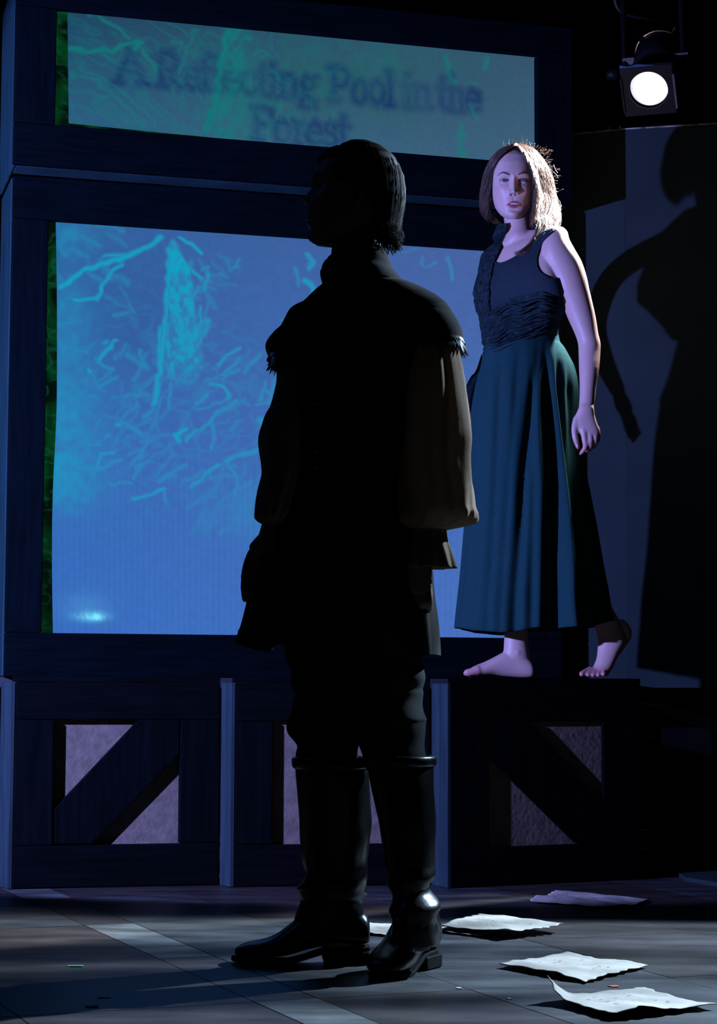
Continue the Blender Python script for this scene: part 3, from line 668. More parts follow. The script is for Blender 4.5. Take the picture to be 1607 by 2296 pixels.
tag(recalc(mo('floor_mat', ev, box(0, 1, 0, 1, 0, 1)[1], M['flat'])), 'thin grey floor mat with pale edge at far right', 'mat')

# ------------------------------------------------------------------ stage light on its pipe
LY = 6.54
lc = at(1456, 195, LY)
fdir = Vector((-0.26, -0.80, -0.66)).normalized()
zq = -fdir; xq = Vector((0, 0, 1)).cross(zq).normalized(); yq = zq.cross(xq)
LMx = Matrix(((xq[0], yq[0], zq[0], lc[0]), (xq[1], yq[1], zq[1], lc[1]), (xq[2], yq[2], zq[2], lc[2]), (0, 0, 0, 1)))   # local -z is the beam
sl = thing('stage_light', 'lit black ellipsoidal spotlight with gel frame hanging at upper right', 'stage light', lc)
def lathe(prof, n=32, cap=True):
    return rings([superring((0, 0, z), r, r, n) for r, z in prof], cap)
LR = 0.064
o = mo('barrel', *xf(lathe([(LR + .006, -0.012), (LR + .006, 0.10), (LR + .002, 0.102), (LR + .002, 0.15), (LR + .016, 0.152), (LR + .016, 0.17)], 36, False), LMx), M['black_metal'], sl, True)
mo('housing', *xf(lathe([(LR + .012, .165), (LR + .02, .19), (LR + .022, .28), (LR + .012, .33), (LR - .01, .37), (0.03, .40), (0.028, .44), (0.004, .445)], 36), LMx), M['black_metal'], sl, True)
mo('trim_ring', *xf(rings([superring((0, 0, .292 + a), LR + .0225 + b, LR + .0225 + b, 40) for a, b in ((0, 0), (.0, .003), (.006, .003), (.006, 0))], False), LMx), M['copper'], sl, True)
# lens: glowing convex glass with a faint inner ring
le = bpy.data.materials.new('glowing_lens'); le.use_nodes = True; t = le.node_tree; p = t.nodes['Principled BSDF']
p.inputs['Base Color'].default_value = (0.8, 0.8, 0.8, 1); p.inputs['Roughness'].default_value = 0.1
tcn = t.nodes.new('ShaderNodeAttribute'); tcn.attribute_name = 'picture'
t.links.new(tcn.outputs['Color'], p.inputs['Emission Color']); p.inputs['Emission Strength'].default_value = 1.0
prof = [(LR * a, -0.018 * (1 - a * a) - 0.004) for a in np.linspace(1, 0.02, 26)]
lv, lf = lathe(prof, 48)
lens = mo('lens', *xf((lv, lf), LMx), le, sl, True)
rad = np.hypot(lv[:, 0], lv[:, 1]) / LR; up_ = lv[:, 1] / LR
br_ = 1.12 - 0.45 * np.clip(rad - 0.55, 0, 1) * 1.6 * (1 - 0.5 * np.clip(up_, 0, 1))
br_ *= 1 - 0.28 * np.exp(-((rad - 0.60) / 0.045) ** 2) * np.clip(0.5 - up_, 0, 1) - 0.2 * np.clip(-up_ - 0.6, 0, 1)
set_attr(lens.data, 'picture', np.stack([br_ * 0.93, br_ * 0.95, br_ * 1.08], 1))
# gel frame: a square plate with a round hole, in a slot holder
def plate(hw, r, z0, z1, n=48):
    th = np.linspace(0, 2 * math.pi, n, endpoint=False) + math.pi / 4
    sq = np.stack([np.cos(th), np.sin(th)], 1); sq = sq / np.max(np.abs(sq), axis=1)[:, None] * hw
    ci = np.stack([np.cos(th), np.sin(th)], 1) * r
    rr = []
    for a, z in ((ci, z0), (sq, z0), (sq, z1), (ci, z1)): rr.append(np.concatenate([a, np.full((n, 1), z)], 1))
    v, f = rings(rr, False); f += [(3 * n + j, 3 * n + (j + 1) % n, (j + 1) % n, j) for j in range(n)]
    return v, f
mo('gel_frame', *xf(plate(0.085, LR + 0.001, -0.030, -0.026), LMx), M['black_metal'], sl)
mo('frame_holder', *xf(plate(0.089, LR + 0.006, -0.024, -0.013), LMx), M['black_metal'], sl)
gel = mat('blue_gel_edge', (0.02, 0.10, 0.25), 0.15, 0.6, 0.2, trans=0.5)
for s_ in (-1, 1):
    mo('holder_lip', *xf(box(s_ * 0.088 - 0.003, s_ * 0.088 + 0.003, -0.07, 0.05, -0.036, -0.02), LMx), M['steel_dark'] if s_ < 0 else M['black_metal'], sl)
tag(mo('gel_sheet', *xf(rings([[(-0.03, 0.086, -.029), (0.03, 0.094, -.029), (0.06, 0.088, -.029), (0.086, 0.096, -.029)], [(-0.03, 0.080, -.029), (0.03, 0.080, -.029), (0.06, 0.08, -.029), (0.086, 0.08, -.029)]], False, False), LMx), gel, sl), 'ragged blue gel edge')
for s_, ln in ((-1, 0.035), (1, 0.05)):
    kn = lathe([(0.011, 0), (0.011, ln * .5), (0.02, ln * .55), (0.017, ln * 1.3), (0.004, ln * 1.35)], 14)
    mo('tilt_knob', *xf(kn, LMx @ Matrix.Translation((s_ * 0.098, 0.005, 0.135)) @ Matrix.Rotation(s_ * math.pi / 2, 4, 'Y')), M['black_metal'], sl, True)
    mo('shutter_handle', *xf(box(s_ * 0.075 - 0.006, s_ * 0.075 + 0.034 * s_, 0.02, 0.05, 0.158, 0.161) if s_ > 0 else box(-0.115, -0.07, 0.02, 0.05, 0.158, 0.161), LMx), M['steel_dark'], sl)
# yoke in world axes: arms from the tilt knobs up to the clamp on the pipe
pv = LMx @ Vector((0, 0.005, 0.135))
top = Vector((pv.x, pv.y + 0.06, pv.z + 0.30))
yk = []
for s_ in (-1, 1):
    a = LMx @ Vector((s_ * 0.10, 0.005, 0.135)); b = Vector((a.x, a.y + 0.05, top.z - 0.01)); yk.append(tube([a, (a * 0.6 + b * 0.4), b], [0.011] * 3, 8, 2))
b0 = LMx @ Vector((-0.10, 0.005, 0.135)); b1 = LMx @ Vector((0.10, 0.005, 0.135))
yk.append(tube([Vector((b0.x, b0.y + .05, top.z - 0.01)), top, Vector((b1.x, b1.y + .05, top.z - 0.01))], [0.011] * 3, 8, 2))
mo('yoke', *merge(*yk), M['black_metal'], sl, True)
mo('pipe_clamp', *merge(tube([top, top + Vector((0, 0, 0.05))], [0.012, 0.014], 10, 2), box(top.x - 0.03, top.x + 0.03, top.y - 0.035, top.y + 0.035, top.z + 0.045, top.z + 0.10)), M['black_metal'], sl)
mo('power_cable', *tube([LMx @ Vector((0, 0, 0.44)), LMx @ Vector((-0.03, 0.05, 0.47)), Vector((pv.x - 0.10, pv.y + 0.1, pv.z + 0.24)), Vector((top.x - 0.12, top.y + .03, top.z + 0.06))], [0.006] * 4, 8, 6), M['rope'], sl, True)
pz = top.z + 0.124
pipe = tag(mo('lighting_pipe', *tube([(0.3, top.y - 0.14, pz), (1.2, top.y + 0.02, pz), (2.6, top.y + 0.27, pz)], [0.024] * 3, 16, 4), M['black_metal'], None, True), 'black steel lighting pipe carrying the spotlight', 'pipe')
beam = spot('spotlight_beam', tuple(LMx @ Vector((0, 0, -0.045))), tuple(LMx @ Vector((0, 0, -1.2))), 680, (0.92, 0.95, 1.0), 105, 0.45, 0.05)

b0_ = Vector(beam.location)
shutter(beam, (-0.45, 5.00, 0), (0.55, 5.86, 0), (0.62, 6.3, 2.05), 0.012)
shutter(beam, b0_ + Vector((-.51, 0, -1.2)), b0_ + Vector((0.0, -.51, -1.2)), (0.64, 6.27, 2.0), 0.008)

# ------------------------------------------------------------------ heads
def head_mesh(P, w_rows, skin_fn, nz=230, nt=280):
    """a head: horizontal slices with half width, front and back reach; features pushed out of the front.
       local axes: x to the head's left, y forward, z up, origin between the eyes at the skull axis"""
    z_ = [r[0] for r in w_rows]
    # finer rows near the eyes and mouth
    zs = np.linspace(z_[0], z_[-1], nz)
    tz = [np.interp(-zs, [-q for q in z_], [r[k] for r in w_rows]) for k in (1, 2, 3)]
    k_ = np.ones(7) / 7
    for i in range(3):
        pad = np.concatenate([np.full(3, tz[i][0]), tz[i], np.full(3, tz[i][-1])]); tz[i] = np.convolve(pad, k_, 'valid')
    w, yf, yb = tz
    # round off the two ends
    e = np.clip((z_[0] - zs) / 0.03, 0, 1); w = w * np.sqrt(1 - (1 - e) ** 2)
    a = np.linspace(-1, 1, nt, endpoint=False); th = math.pi / 2 + math.pi * np.sign(a) * np.abs(a) ** 1.35   # dense in front
    V = np.empty((nz, nt, 3))
    for i in range(nz):
        ym = (yf[i] + yb[i]) / 2 * 0.35
        ct, st = np.cos(th), np.sin(th)
        exf = 2.25
        x = np.sign(ct) * np.abs(ct) ** (2 / exf) * w[i]
        s = np.sign(st) * np.abs(st) ** (2 / exf)
        y = ym + np.where(s > 0, s * (yf[i] - ym), s * (ym - yb[i]))
        V[i] = np.stack([x, y, np.full(nt, zs[i])], 1)
    X, Y, Z = V[..., 0], V[..., 1].copy(), V[..., 2]
    front = np.clip(Y / 0.045, 0, 1)
    g = lambda cx, cz, sx, sz: np.exp(-((X - cx) / sx) ** 2 - ((Z - cz) / sz) ** 2)
    d = np.zeros_like(X)
    ez, exx = P['eye_z'], P['eye_x']
    for s in (-1, 1):
        d -= P['socket'] * g(s * exx, ez - 0.001, 0.019, 0.013)
        d -= 0.004 * g(s * 0.014, ez - 0.002, 0.008, 0.016)
        d += 0.0045 * g(s * exx * 1.05, ez + 0.021, 0.021, 0.008)                # brow ridge
        d += 0.005 * g(s * 0.046, ez - 0.030, 0.020, 0.018)                       # cheekbone
        d -= 0.003 * g(s * 0.046, ez - 0.070, 0.014, 0.022)
    # nose: bridge to tip, wings, underside
    nzt, nh = P['nose_z'], P['nose_h']
    tN = np.clip((ez + 0.006 - Z) / (ez + 0.006 - nzt), 0, 1.0)
    hN = nh * (0.18 + 0.82 * tN ** 1.25)
    below = np.clip((Z - (nzt - 0.013)) / 0.011, 0, 1); below = below * below * (3 - 2 * below)
    above = np.clip((ez + 0.022 - Z) / 0.02, 0, 1)
    sN = 0.0062 + 0.0045 * tN
    d += np.where(Z < ez + 0.022, hN * below * above * np.exp(-(np.abs(X) / sN) ** 2.3), 0)
    for s in (-1, 1):
        d += 0.010 * g(s * 0.0135, nzt - 0.002, 0.0052, 0.0068)
        d -= 0.006 * g(s * 0.0075, nzt - 0.0105, 0.0035, 0.0028)
    d -= 0.0015 * g(0, nzt - 0.022, 0.004, 0.008)
    mz, mw, mo_ = P['mouth_z'], P['mouth_w'], P['mouth_open']
    mx_ = np.clip(np.abs(X) / mw, 0, 1.2)
    cz_ = mz - 0.0015 * mx_ ** 2
    ub = 0.0075 * np.clip(1 - mx_ ** 2, 0, 1) * (1 - 0.18 * np.exp(-(X / 0.004) ** 2)) + mo_ * np.clip(1 - (X / (mw * .68)) ** 2, 0, 1)
    lb = 0.0098 * np.clip(1 - mx_ ** 2.2, 0, 1) + mo_ * np.clip(1 - (X / (mw * .68)) ** 2, 0, 1)
    uo = mo_ * np.clip(1 - (X / (mw * .68)) ** 2, 0, 1)
    dz = Z - cz_
    upper = (dz > 0) & (dz < ub) & (mx_ < 1); lower = (dz <= 0) & (dz > -lb) & (mx_ < 1)
    d += 0.0042 * np.exp(-((dz - ub * .55) / 0.0045) ** 2) * np.clip(1.05 - mx_ ** 2, 0, 1)
    d += 0.0052 * np.exp(-((dz + lb * .6) / 0.0050) ** 2) * np.clip(1.05 - mx_ ** 2, 0, 1)
    d -= 0.004 * np.exp(-(dz / 0.0022) ** 2) * np.clip(1.1 - mx_ ** 2, 0, 1)
    inside = (np.abs(dz) < uo) & (mx_ < .68)
    d -= np.where(inside, 0.010, 0)
    d -= 0.004 * g(0, mz - 0.019, 0.018, 0.006)
    d += 0.005 * g(0, P['chin_z'] + 0.014, 0.016, 0.012)
    Y2 = Y + d * front
    # eyeballs and lids
    tint = np.empty(X.shape + (3,)); tint[:] = P['skin']
    eyes = []
    for s in (-1, 1):
        dx = X - s * exx; ze = Z - ez
        j = np.argmin(np.abs(X[np.argmin(np.abs(zs - ez))] - s * exx) + (Y[np.argmin(np.abs(zs - ez))] < 0))
        ey_ = Y2[np.argmin(np.abs(zs - ez)), j] - 0.0075
        Rr = 0.0125
        eyes.append((s * exx, ey_, ez))
        q = np.clip(dx / 0.0155, -1.2, 1.2)
        upc = 0.0052 * np.clip(1 - np.abs(q) ** 2.1, 0, 1) + 0.0008 * (-s) * 0; loc_ = -0.0042 * np.clip(1 - np.abs(q) ** 2.2, 0, 1)
        op = (ze < upc) & (ze > loc_) & (np.abs(q) < 1) & (Y > 0)
        r2 = dx ** 2 + ze ** 2
        sph = ey_ + np.sqrt(np.clip((Rr + 0.0016) ** 2 - r2, 0, None))
        near = (r2 < (Rr + 0.0012) ** 2) & (Y > 0)
        Y2 = np.where(near & ~op, np.maximum(Y2, sph), Y2)
        Y2 = np.where(op, ey_ + np.sqrt(np.clip((Rr - 0.003) ** 2 - r2, 0, None)) - 0.002, Y2)
        lash = (np.abs(ze - upc - 0.0007) < 0.0012) & (np.abs(q) < 1.08) & (Y > 0)
        tint[lash] = np.array(P['skin']) * np.array([0.16, 0.13, 0.14])
        crease = np.exp(-((ze - upc - 0.0052) / 0.0012) ** 2) * (np.abs(q) < 1.05) * (Y > 0)
        tint *= (1 - 0.22 * crease)[..., None]  # shade of the lid fold painted into the skin tint
        rim = (np.abs(ze - loc_ + 0.0006) < 0.0008) & (np.abs(q) < 1) & (Y > 0)
        tint[rim] = np.array(P['skin']) * np.array([0.62, 0.45, 0.45])
    tint[(upper | lower) & (Y > 0.03)] = P['lip']
    tint[inside & (Y > 0.03)] = (0.05, 0.015, 0.015)
    tint = tint * (1 - np.clip(sum(g(s * 0.0075, nzt - 0.0108, 0.0032, 0.0022) for s in (-1, 1)), 0, 1) * 0.8 * (Y > 0.03))[..., None]  # shade inside the nostrils painted into the skin tint
    blush = sum(g(s * 0.045, ez - 0.036, 0.018, 0.018) for s in (-1, 1)) * 0.25 * (Y > 0)
    tint = tint * (1 - blush[..., None] * np.array([0.0, 0.35, 0.30]))
    V[..., 1] = Y2
    return V, tint, eyes
def head_place(origin, fwd, up):
    f_ = Vector(fwd).normalized(); u_ = Vector(up); l_ = f_.cross(u_).normalized() * -1.0   # head's left, for x
    l_ = u_.cross(f_).normalized(); u_ = f_.cross(l_).normalized()
    return Matrix(((l_[0], f_[0], u_[0], origin[0]), (l_[1], f_[1], u_[1], origin[1]), (l_[2], f_[2], u_[2], origin[2]), (0, 0, 0, 1)))
def ear_piece(s, zc, yc, w, sc=1.0):
    rr = []
    for i in range(1, 10):
        a = math.pi * i / 10
        rz = 0.031 * math.cos(a) * sc; r = math.sin(a)
        c = np.array([s * (w + 0.004 + 0.004 * r), yc - 0.25 * rz, zc + rz])
        rr.append(superring(c, 0.006 * (0.6 + r), (0.017 if rz > 0 else 0.012) * r * sc + 0.002, 14))
    return rings(rr, True)
def eye_piece(c, look, Mh, parent, iris=(0.10, 0.16, 0.20)):
    n, m_ = 24, 22; Rr = 0.0125; rr = []; tn = []
    look = Vector(look).normalized(); q = look.to_track_quat('Z', 'Y').to_matrix()
    for i in range(m_):
        a = math.pi * (i + 0.5) / m_
        rr.append([np.array(q @ Vector((Rr * math.sin(a) * math.cos(t), Rr * math.sin(a) * math.sin(t), Rr * math.cos(a)))) + np.array(c) for t in np.linspace(0, 2 * math.pi, n, endpoint=False)])
        col = (0.012, 0.012, 0.014) if a < 0.20 else iris if a < 0.46 else (0.03, 0.04, 0.05) if a < 0.52 else (0.36, 0.34, 0.34)
        tn += [col] * n
    v, f = rings(rr, True)
    o = mo('eyeball', *xf((v, f), Mh), M['eye'], parent, True); set_attr(o.data, 'tint', np.array(tn)); return o
M['eye'] = attr_mat('wet_eye', 0.04, 0.8)
def skin_attr(me, base): set_attr(me, 'tint', np.tile(np.array(base), (len(me.vertices), 1)))

# ------------------------------------------------------------------ the woman
WY = 6.36
SKF = (0.50, 0.315, 0.29)
wroot = thing('person', 'barefoot person in dark tank top and long teal skirt stepping along the platform edge', 'person', at(1200, 1520, WY))
fp = {'eye_z': 0.0, 'eye_x': 0.0300, 'socket': 0.0105, 'nose_z': -0.036, 'nose_h': 0.0225, 'mouth_z': -0.0765, 'mouth_w': 0.0245, 'mouth_open': 0.0030,
      'chin_z': -0.122, 'skin': SKF, 'lip': (0.34, 0.075, 0.085)}
f_rows = [(0.108, .030, .012, -.060), (.100, .048, .042, -.078), (.085, .060, .062, -.090), (.06, .068, .079, -.098), (.035, .0705, .088, -.101), (.018, .0705, .090, -.100), (0.0, .0695, .0865, -.097),
          (-.02, .0690, .084, -.092), (-.04, .0675, .084, -.084), (-.055, .0655, .085, -.074), (-.07, .0620, .086, -.055), (-.085, .0565, .083, -.030), (-.098, .0480, .083, -.005), (-.109, .0385, .083, .015), (-.117, .027, .078, .03), (-.123, .015, .066, .042)]
FV, FT, FE = head_mesh(fp, f_rows, None)
hc = at(1149.5, 409, WY + 0.0)
tocam = Vector((C0[0] - hc[0], C0[1] - hc[1], (C0[2] - hc[2]) * 0.72)).normalized()
yaw = R(2.0)
fwd = Matrix.Rotation(yaw, 3, 'Z') @ tocam
FM = head_place(hc, fwd, (0.0, 0, 1))
hv, hf = rings(FV, True)
hv, hf = xf((hv, hf), FM)
hme = mesh_data('head_part', hv, hf, None, True)
ear1 = xf(ear_piece(-1, -0.030, -0.006, 0.066), FM); ear2 = xf(ear_piece(1, -0.030, -0.006, 0.066), FM)
# arm with hand, torso, legs, feet: one skin surface
ARM_DY = -0.095
rows_arm = [(512, 1228, 1262, .030, WY), (522, 1219, 1272, .045, WY), (540, 1210, 1277, .052, WY - .005), (565, 1207, 1291, .055, WY - .01), (590, 1212, 1305, .055, WY - .01), (624, 1232, 1316, .050, WY - .01), (649, 1243, 1321, .047, WY - .01), (679, 1257, 1328, .044, WY - .005),
            (716, 1273, 1336, .040, WY), (749, 1288, 1341, .037, WY), (770, 1295, 1346, .036, WY), (791, 1296.5, 1346, .035, WY - .005), (828, 1297.5, 1343, .033, WY - .02), (868, 1299, 1337, .027, WY - .035), (900, 1298, 1333.5, .022, WY - .045), (916, 1297, 1331, .019, WY - .05), (926, 1299, 1328, .015, WY - .052), (932, 1303, 1324, .010, WY - .053)]
rows_arm = [(a, b, c, d, e + ARM_DY) for a, b, c, d, e in rows_arm]
arm = rings(scan(rows_arm, 3, 28, 2.0), True)
HY = WY - 0.055 + ARM_DY
palm = rings(scan([(906, 1301, 1328, .012, HY), (914, 1297, 1331, .018, HY), (922, 1294, 1332, .019, HY), (935, 1288, 1334, .017, HY), (950, 1285, 1339, .016, HY), (962, 1288, 1343, .015, HY), (974, 1299, 1344, .014, HY), (984, 1303, 1343, .012, HY + .002)], 3, 20, 2.3), True)
thumb = ptube([(1293, 940, HY, 9), (1287.5, 962, HY - .004, 7.5), (1289.5, 984, HY - .006, 6.6), (1294.5, 1002, HY - .004, 5.0), (1295.5, 1006, HY - .004, 3.6)], 12)
index = ptube([(1307, 958, HY - .004, 7.5), (1309.5, 982, HY - .010, 6.8), (1312, 1003, HY - .006, 6.2), (1305, 1014, HY - .001, 5.2), (1300.5, 1019, HY + .002, 3.8)], 12)
middle = ptube([(1321, 966, HY - .002, 7.5), (1323, 990, HY - .008, 6.8), (1321, 1008, HY + .010, 6.3), (1314, 1010, HY + .028, 5.5), (1310, 1006, HY + .034, 4.6)], 12)
ring_f = ptube([(1332, 966, HY, 7), (1334, 985, HY - .004, 6.4), (1331, 1001, HY + .012, 6), (1324, 1002, HY + .030, 5.3), (1320, 998, HY + .035, 4.4)], 12)
little = ptube([(1339, 962, HY + .004, 6), (1341, 978, HY + .002, 5.6), (1339, 990, HY + .014, 5.2), (1333, 992, HY + .027, 4.6), (1330, 989, HY + .030, 4)], 12)
neck = rings(scan([(455, 1122, 1186, .046, WY + .022), (478, 1127, 1188, .046, WY + .020), (500, 1130, 1190, .047, WY + .016), (520, 1133, 1194, .050, WY + .012), (535, 1130, 1206, .056, WY + .008), (552, 1122, 1215, .050, WY + .010), (570, 1130, 1205, .045, WY + .012)], 3, 30, 2.1), True)
rows_t = [(524, 1150, 1215, .045, WY + .012), (532, 1124, 1243, .058, WY + .008), (545, 1106, 1252, .068, WY + .005), (560, 1095, 1250, .078, WY), (580, 1089, 1244, .088, WY), (609, 1083, 1238, .096, WY - .004), (639, 1077, 1243, .100, WY - .006), (659, 1076, 1248, .100, WY - .004), (692, 1081, 1254, .094, WY), (716, 1088, 1252, .088, WY), (741, 1087, 1247, .088, WY), (766, 1090, 1246, .088, WY), (800, 1096, 1245, .09, WY), (850, 1100, 1250, .09, WY)]
TS = 0.8
torso = rings(scan(rows_t, 3, 48, 2.3, None, TS), True)
clav = ptube([(1148, 552, WY - .060, 3), (1165, 557, WY - .070, 3), (1205, 546, WY - .085, 4)], 8)
sterno = ptube([(1176, 500, WY - .022, 6), (1160, 530, WY - .040, 5), (1148, 553, WY - .054, 3.5)], 8)
# the arm held out of sight behind her back
arm2 = tube([at(1138, 566, WY + .06), at(1128, 584, WY + .17), at(1112, 640, WY + .30), at(1107, 730, WY + .36), at(1112, 800, WY + .34), at(1128, 872, WY + .30)], [.034, .036, .036, .034, .03, .022], 16, 4)
hand2 = tube([at(1128, 872, WY + .30), at(1133, 905, WY + .285), at(1138, 930, WY + .275)], [.022, .030, .014], 14, 4, flat=0.5)
f2 = [tube([at(1126 + 8 * i, 925, WY + .275), at(1128 + 8 * i, 950, WY + .265), at(1129 + 8 * i, 975 - 8 * abs(i - 1), WY + .255)], [.008, .0075, .006], 8, 3) for i in range(4)] + [tube([at(1126, 885, WY + .29), at(1120, 912, WY + .265), at(1122, 935, WY + .25)], [.009, .008, .006], 8, 3)]
# legs
leg_r = rings(scan([(840, 1090, 1185, .085, WY + .01), (1000, 1095, 1175, .07, WY + .02), (1120, 1100, 1165, .056, WY + .02), (1180, 1106, 1168, .055, WY + .02), (1260, 1112, 1182, .055, WY + .035), (1340, 1121, 1184, .045, WY + .035), (1405, 1130, 1183, .033, WY + .03), (1440, 1129.5, 1184, .031, WY + .03), (1462, 1128, 1187, .032, WY + .03), (1485, 1122, 1190, .030, WY + .03)], 3, 24, 2.0), True)
FY = WY + 0.03
foot_r = rings(hscan([(1197, 1500, 1514, .016, FY), (1192, 1484, 1520, .026, FY), (1176, 1470, 1521, .030, FY), (1155, 1460, 1520, .031, FY), (1130, 1463, 1518, .033, FY), (1108, 1474, 1516, .036, FY), (1086, 1485, 1518, .040, FY), (1068, 1492, 1521, .042, FY), (1055, 1499, 1520, .038, FY), (1050, 1504, 1518, .03, FY)], 3, 24, 2.1), True)
toes_r = [ptube([(1072, 1504, FY - .030, 11), (1056, 1508, FY - .033, 9), (1046, 1510, FY - .032, 8.6), (1043, 1511, FY - .031, 6)], 12)]
for i, (dx, dy_, rr_) in enumerate(((3, -.010, 6.4), (7, .006, 6.0), (12, .020, 5.6), (19, .033, 5.4))):
    toes_r.append(ptube([(1070 + dx, 1506, FY + dy_, 7), (1055 + dx, 1508.5, FY + dy_, rr_ * .95), (1046 + dx, 1512, FY + dy_, rr_), (1043.5 + dx, 1514, FY + dy_, rr_ * .7)], 10))
malle = ball(at(1160, 1464, FY - .024), .013, .010, .015)
LYf = WY - 0.035
leg_l = rings(scan([(840, 1160, 1240, .07, WY + .04), (1000, 1190, 1255, .055, WY + .05), (1120, 1215, 1270, .048, WY + .06), (1200, 1240, 1292, .045, WY + .07), (1290, 1275, 1330, .046, WY + .06), (1350, 1305, 1364, .044, WY + .03), (1385, 1326, 1384, .036, WY + .01), (1415, 1336, 1396, .032, LYf + .04), (1440, 1339.5, 1402, .030, LYf + .03), (1462, 1339, 1390, .028, LYf + .02), (1480, 1336, 1382, .028, LYf + .008), (1496, 1329, 1375, .030, LYf), (1508, 1318, 1367, .032, LYf - .008), (1517, 1310, 1362, .030, LYf - .012)], 3, 26, 2.1), True)
heel_l = merge(ptube([(1392, 1402, LYf + .05, 14), (1402, 1422, LYf + .06, 15), (1392, 1445, LYf + .045, 12), (1374, 1470, LYf + .02, 12)], 12))
toes_l = []
for i, (tx, r_, ly, st) in enumerate(((1304.5, 7.0, 1513, 1322), (1318.5, 5.6, 1514.5, 1330), (1330, 5.4, 1515, 1337), (1341.5, 5.2, 1515, 1345), (1353, 5.6, 1513, 1354))):
    toes_l.append(ptube([(st, 1503, LYf - .010, r_ * 1.15), ((tx + st) / 2, 1507, LYf - .030, r_), (tx, ly - 1, LYf - .048, r_), (tx - .7, ly + 1, LYf - .052, r_ * .8)], 10))
body = remesh('body', [arm, palm, thumb, index, middle, ring_f, little, neck, torso, arm2, hand2, leg_r, foot_r, malle, leg_l, heel_l, ear1, ear2] + f2 + toes_r + toes_l, 0.0030, 8, M['skin_f'], wroot)
nb = len(body.data.vertices)
bm = bmesh.new(); bm.from_mesh(body.data); bm.from_mesh(hme); bm.to_mesh(body.data); bm.free()
body.data.polygons.foreach_set('use_smooth', [True] * len(body.data.polygons))
tt = np.tile(np.array(SKF), (len(body.data.vertices), 1)); tt[nb:nb + FT.reshape(-1, 3).shape[0]] = FT.reshape(-1, 3)
co = np.empty(len(body.data.vertices) * 3); body.data.vertices.foreach_get('co', co); co = co.reshape(-1, 3)
bx, by = proj(co)
# rosier toes, heels, fingertips and knuckles
rosy = (np.exp(-((by - 1512) / 14) ** 2) * ((bx < 1085) | (bx > 1290)) + np.exp(-((by - 1012) / 14) ** 2) * (bx > 1280)) * (np.arange(len(bx)) < nb)
tt *= 1 - np.clip(rosy, 0, 1)[:, None] * np.array([0.04, 0.36, 0.30])
set_attr(body.data, 'tint', tt)
gaze = Vector((-0.12, 1, 0.05))
for c in FE: eye_piece(c, gaze, FM, wroot, (0.06, 0.105, 0.14))
def on_face(x, z, lift):
    i = np.argmin(np.abs(FV[:, 0, 2] - z)); row = FV[i]; fr = row[:, 1] > 0
    j = np.where(fr)[0][np.argmin(np.abs(row[fr][:, 0] - x))]
    return np.array([x, row[j, 1] + lift, z])
for s in (-1, 1):
    pts = [(0.013, 0.0175, .0026), (0.024, 0.0210, .0032), (0.034, 0.0238, .0029), (0.043, 0.0220, .0020), (0.052, 0.0150, .0009)]
    V_ = []
    P_ = catmull(pts, 5)
    for x, z, h in P_:
        p = on_face(s * x, z, 0.0); V_.append([p + np.array([0, .0007, -h]), p + np.array([0, 0.0016, 0]), p + np.array([0, .0007, h]), p + np.array([0, -0.003, 0])])
    recalc(mo('eyebrow', *xf(rings(V_, True), FM), M['brow'], wroot, True))
# upper teeth
tp = []
for k in np.linspace(-1, 1, 15):
    x = k * 0.0150; y_ = on_face(0, -0.058, 0)[1] - 0.0035 - 8.0 * x * x
    tp.append((x, y_, -0.0738))
mo('teeth', *xf(tube(tp, [.0038] * 15, 8, 2), FM), M['teeth'], wroot, True)
# nail on the thumb
mo('thumb_nail', *ball(at(1293.5, 1001, HY - .0115), .0035, .0012, .0052, 12, 8), M['nail'], wroot, True)

from mathutils.bvhtree import BVHTree
bvh = BVHTree.FromPolygons([tuple(v.co) for v in body.data.vertices], [tuple(p.vertices) for p in body.data.polygons])
def on_body(px, py, grow):
    d = Vector(CR3 @ np.array([(px - IW / 2) / FPX, -(py - IH / 2) / FPX, -1.0])).normalized()
    hit, n, i, dist = bvh.ray_cast(Vector(C0), d)
    if hit is None: return None
    return np.array(hit - d * grow)
# tank top: shell over the torso, cut by neckline and armholes
def shell(rows, grow, sub, n, ex, keep, thick, name, mt, parent, fold=None, lift=None):
    g_px = lambda Y: grow * FPX / Y
    rr = scan([(a, b - g_px(e), c + g_px(e), d + grow, e) for a, b, c, d, e in rows], sub, n, ex, fold, TS)
    m_, n_ = rr.shape[:2]
    px, py = proj(rr.reshape(-1, 3)); px = px.reshape(m_, n_); py = py.reshape(m_, n_)
    th = np.linspace(0, 2 * math.pi, n_, endpoint=False)[None, :].repeat(m_, 0)
    K = keep(px, py, th).astype(int)
    F_ = []
    for i in range(m_ - 1):
        for j in range(n_):
            k = (j + 1) % n_
            if K[i, j] + K[i, k] + K[i + 1, j] + K[i + 1, k] >= 3: F_.append((i * n_ + j, i * n_ + k, (i + 1) * n_ + k, (i + 1) * n_ + j))
    used = sorted({q for f_ in F_ for q in f_}); mp_ = {q: i for i, q in enumerate(used)}
    o = mo(name, rr.reshape(-1, 3)[used], [tuple(mp_[q] for q in f_) for f_ in F_], mt, parent, True)
    s_ = o.modifiers.new('thick', 'SOLIDIFY'); s_.thickness = thick; s_.offset = 0
    return o
FRONT = lambda th: np.sin(th) < 0.1
def neckline(px): return np.interp(px, [1100, 1108, 1119, 1139, 1159, 1180, 1197, 1214, 1225], [556, 588, 592, 585, 574, 560, 545, 527, 510])
def armhole(px, py):   # inside the armhole opening, her left side
    ax = np.interp(py, [515, 530, 545, 572, 594, 612, 624, 630], [1236, 1222, 1213, 1204, 1203, 1212, 1231, 1300])
    return (px > ax) & (py < 628)
rows_tank = [r for r in rows_t if r[0] <= 800]
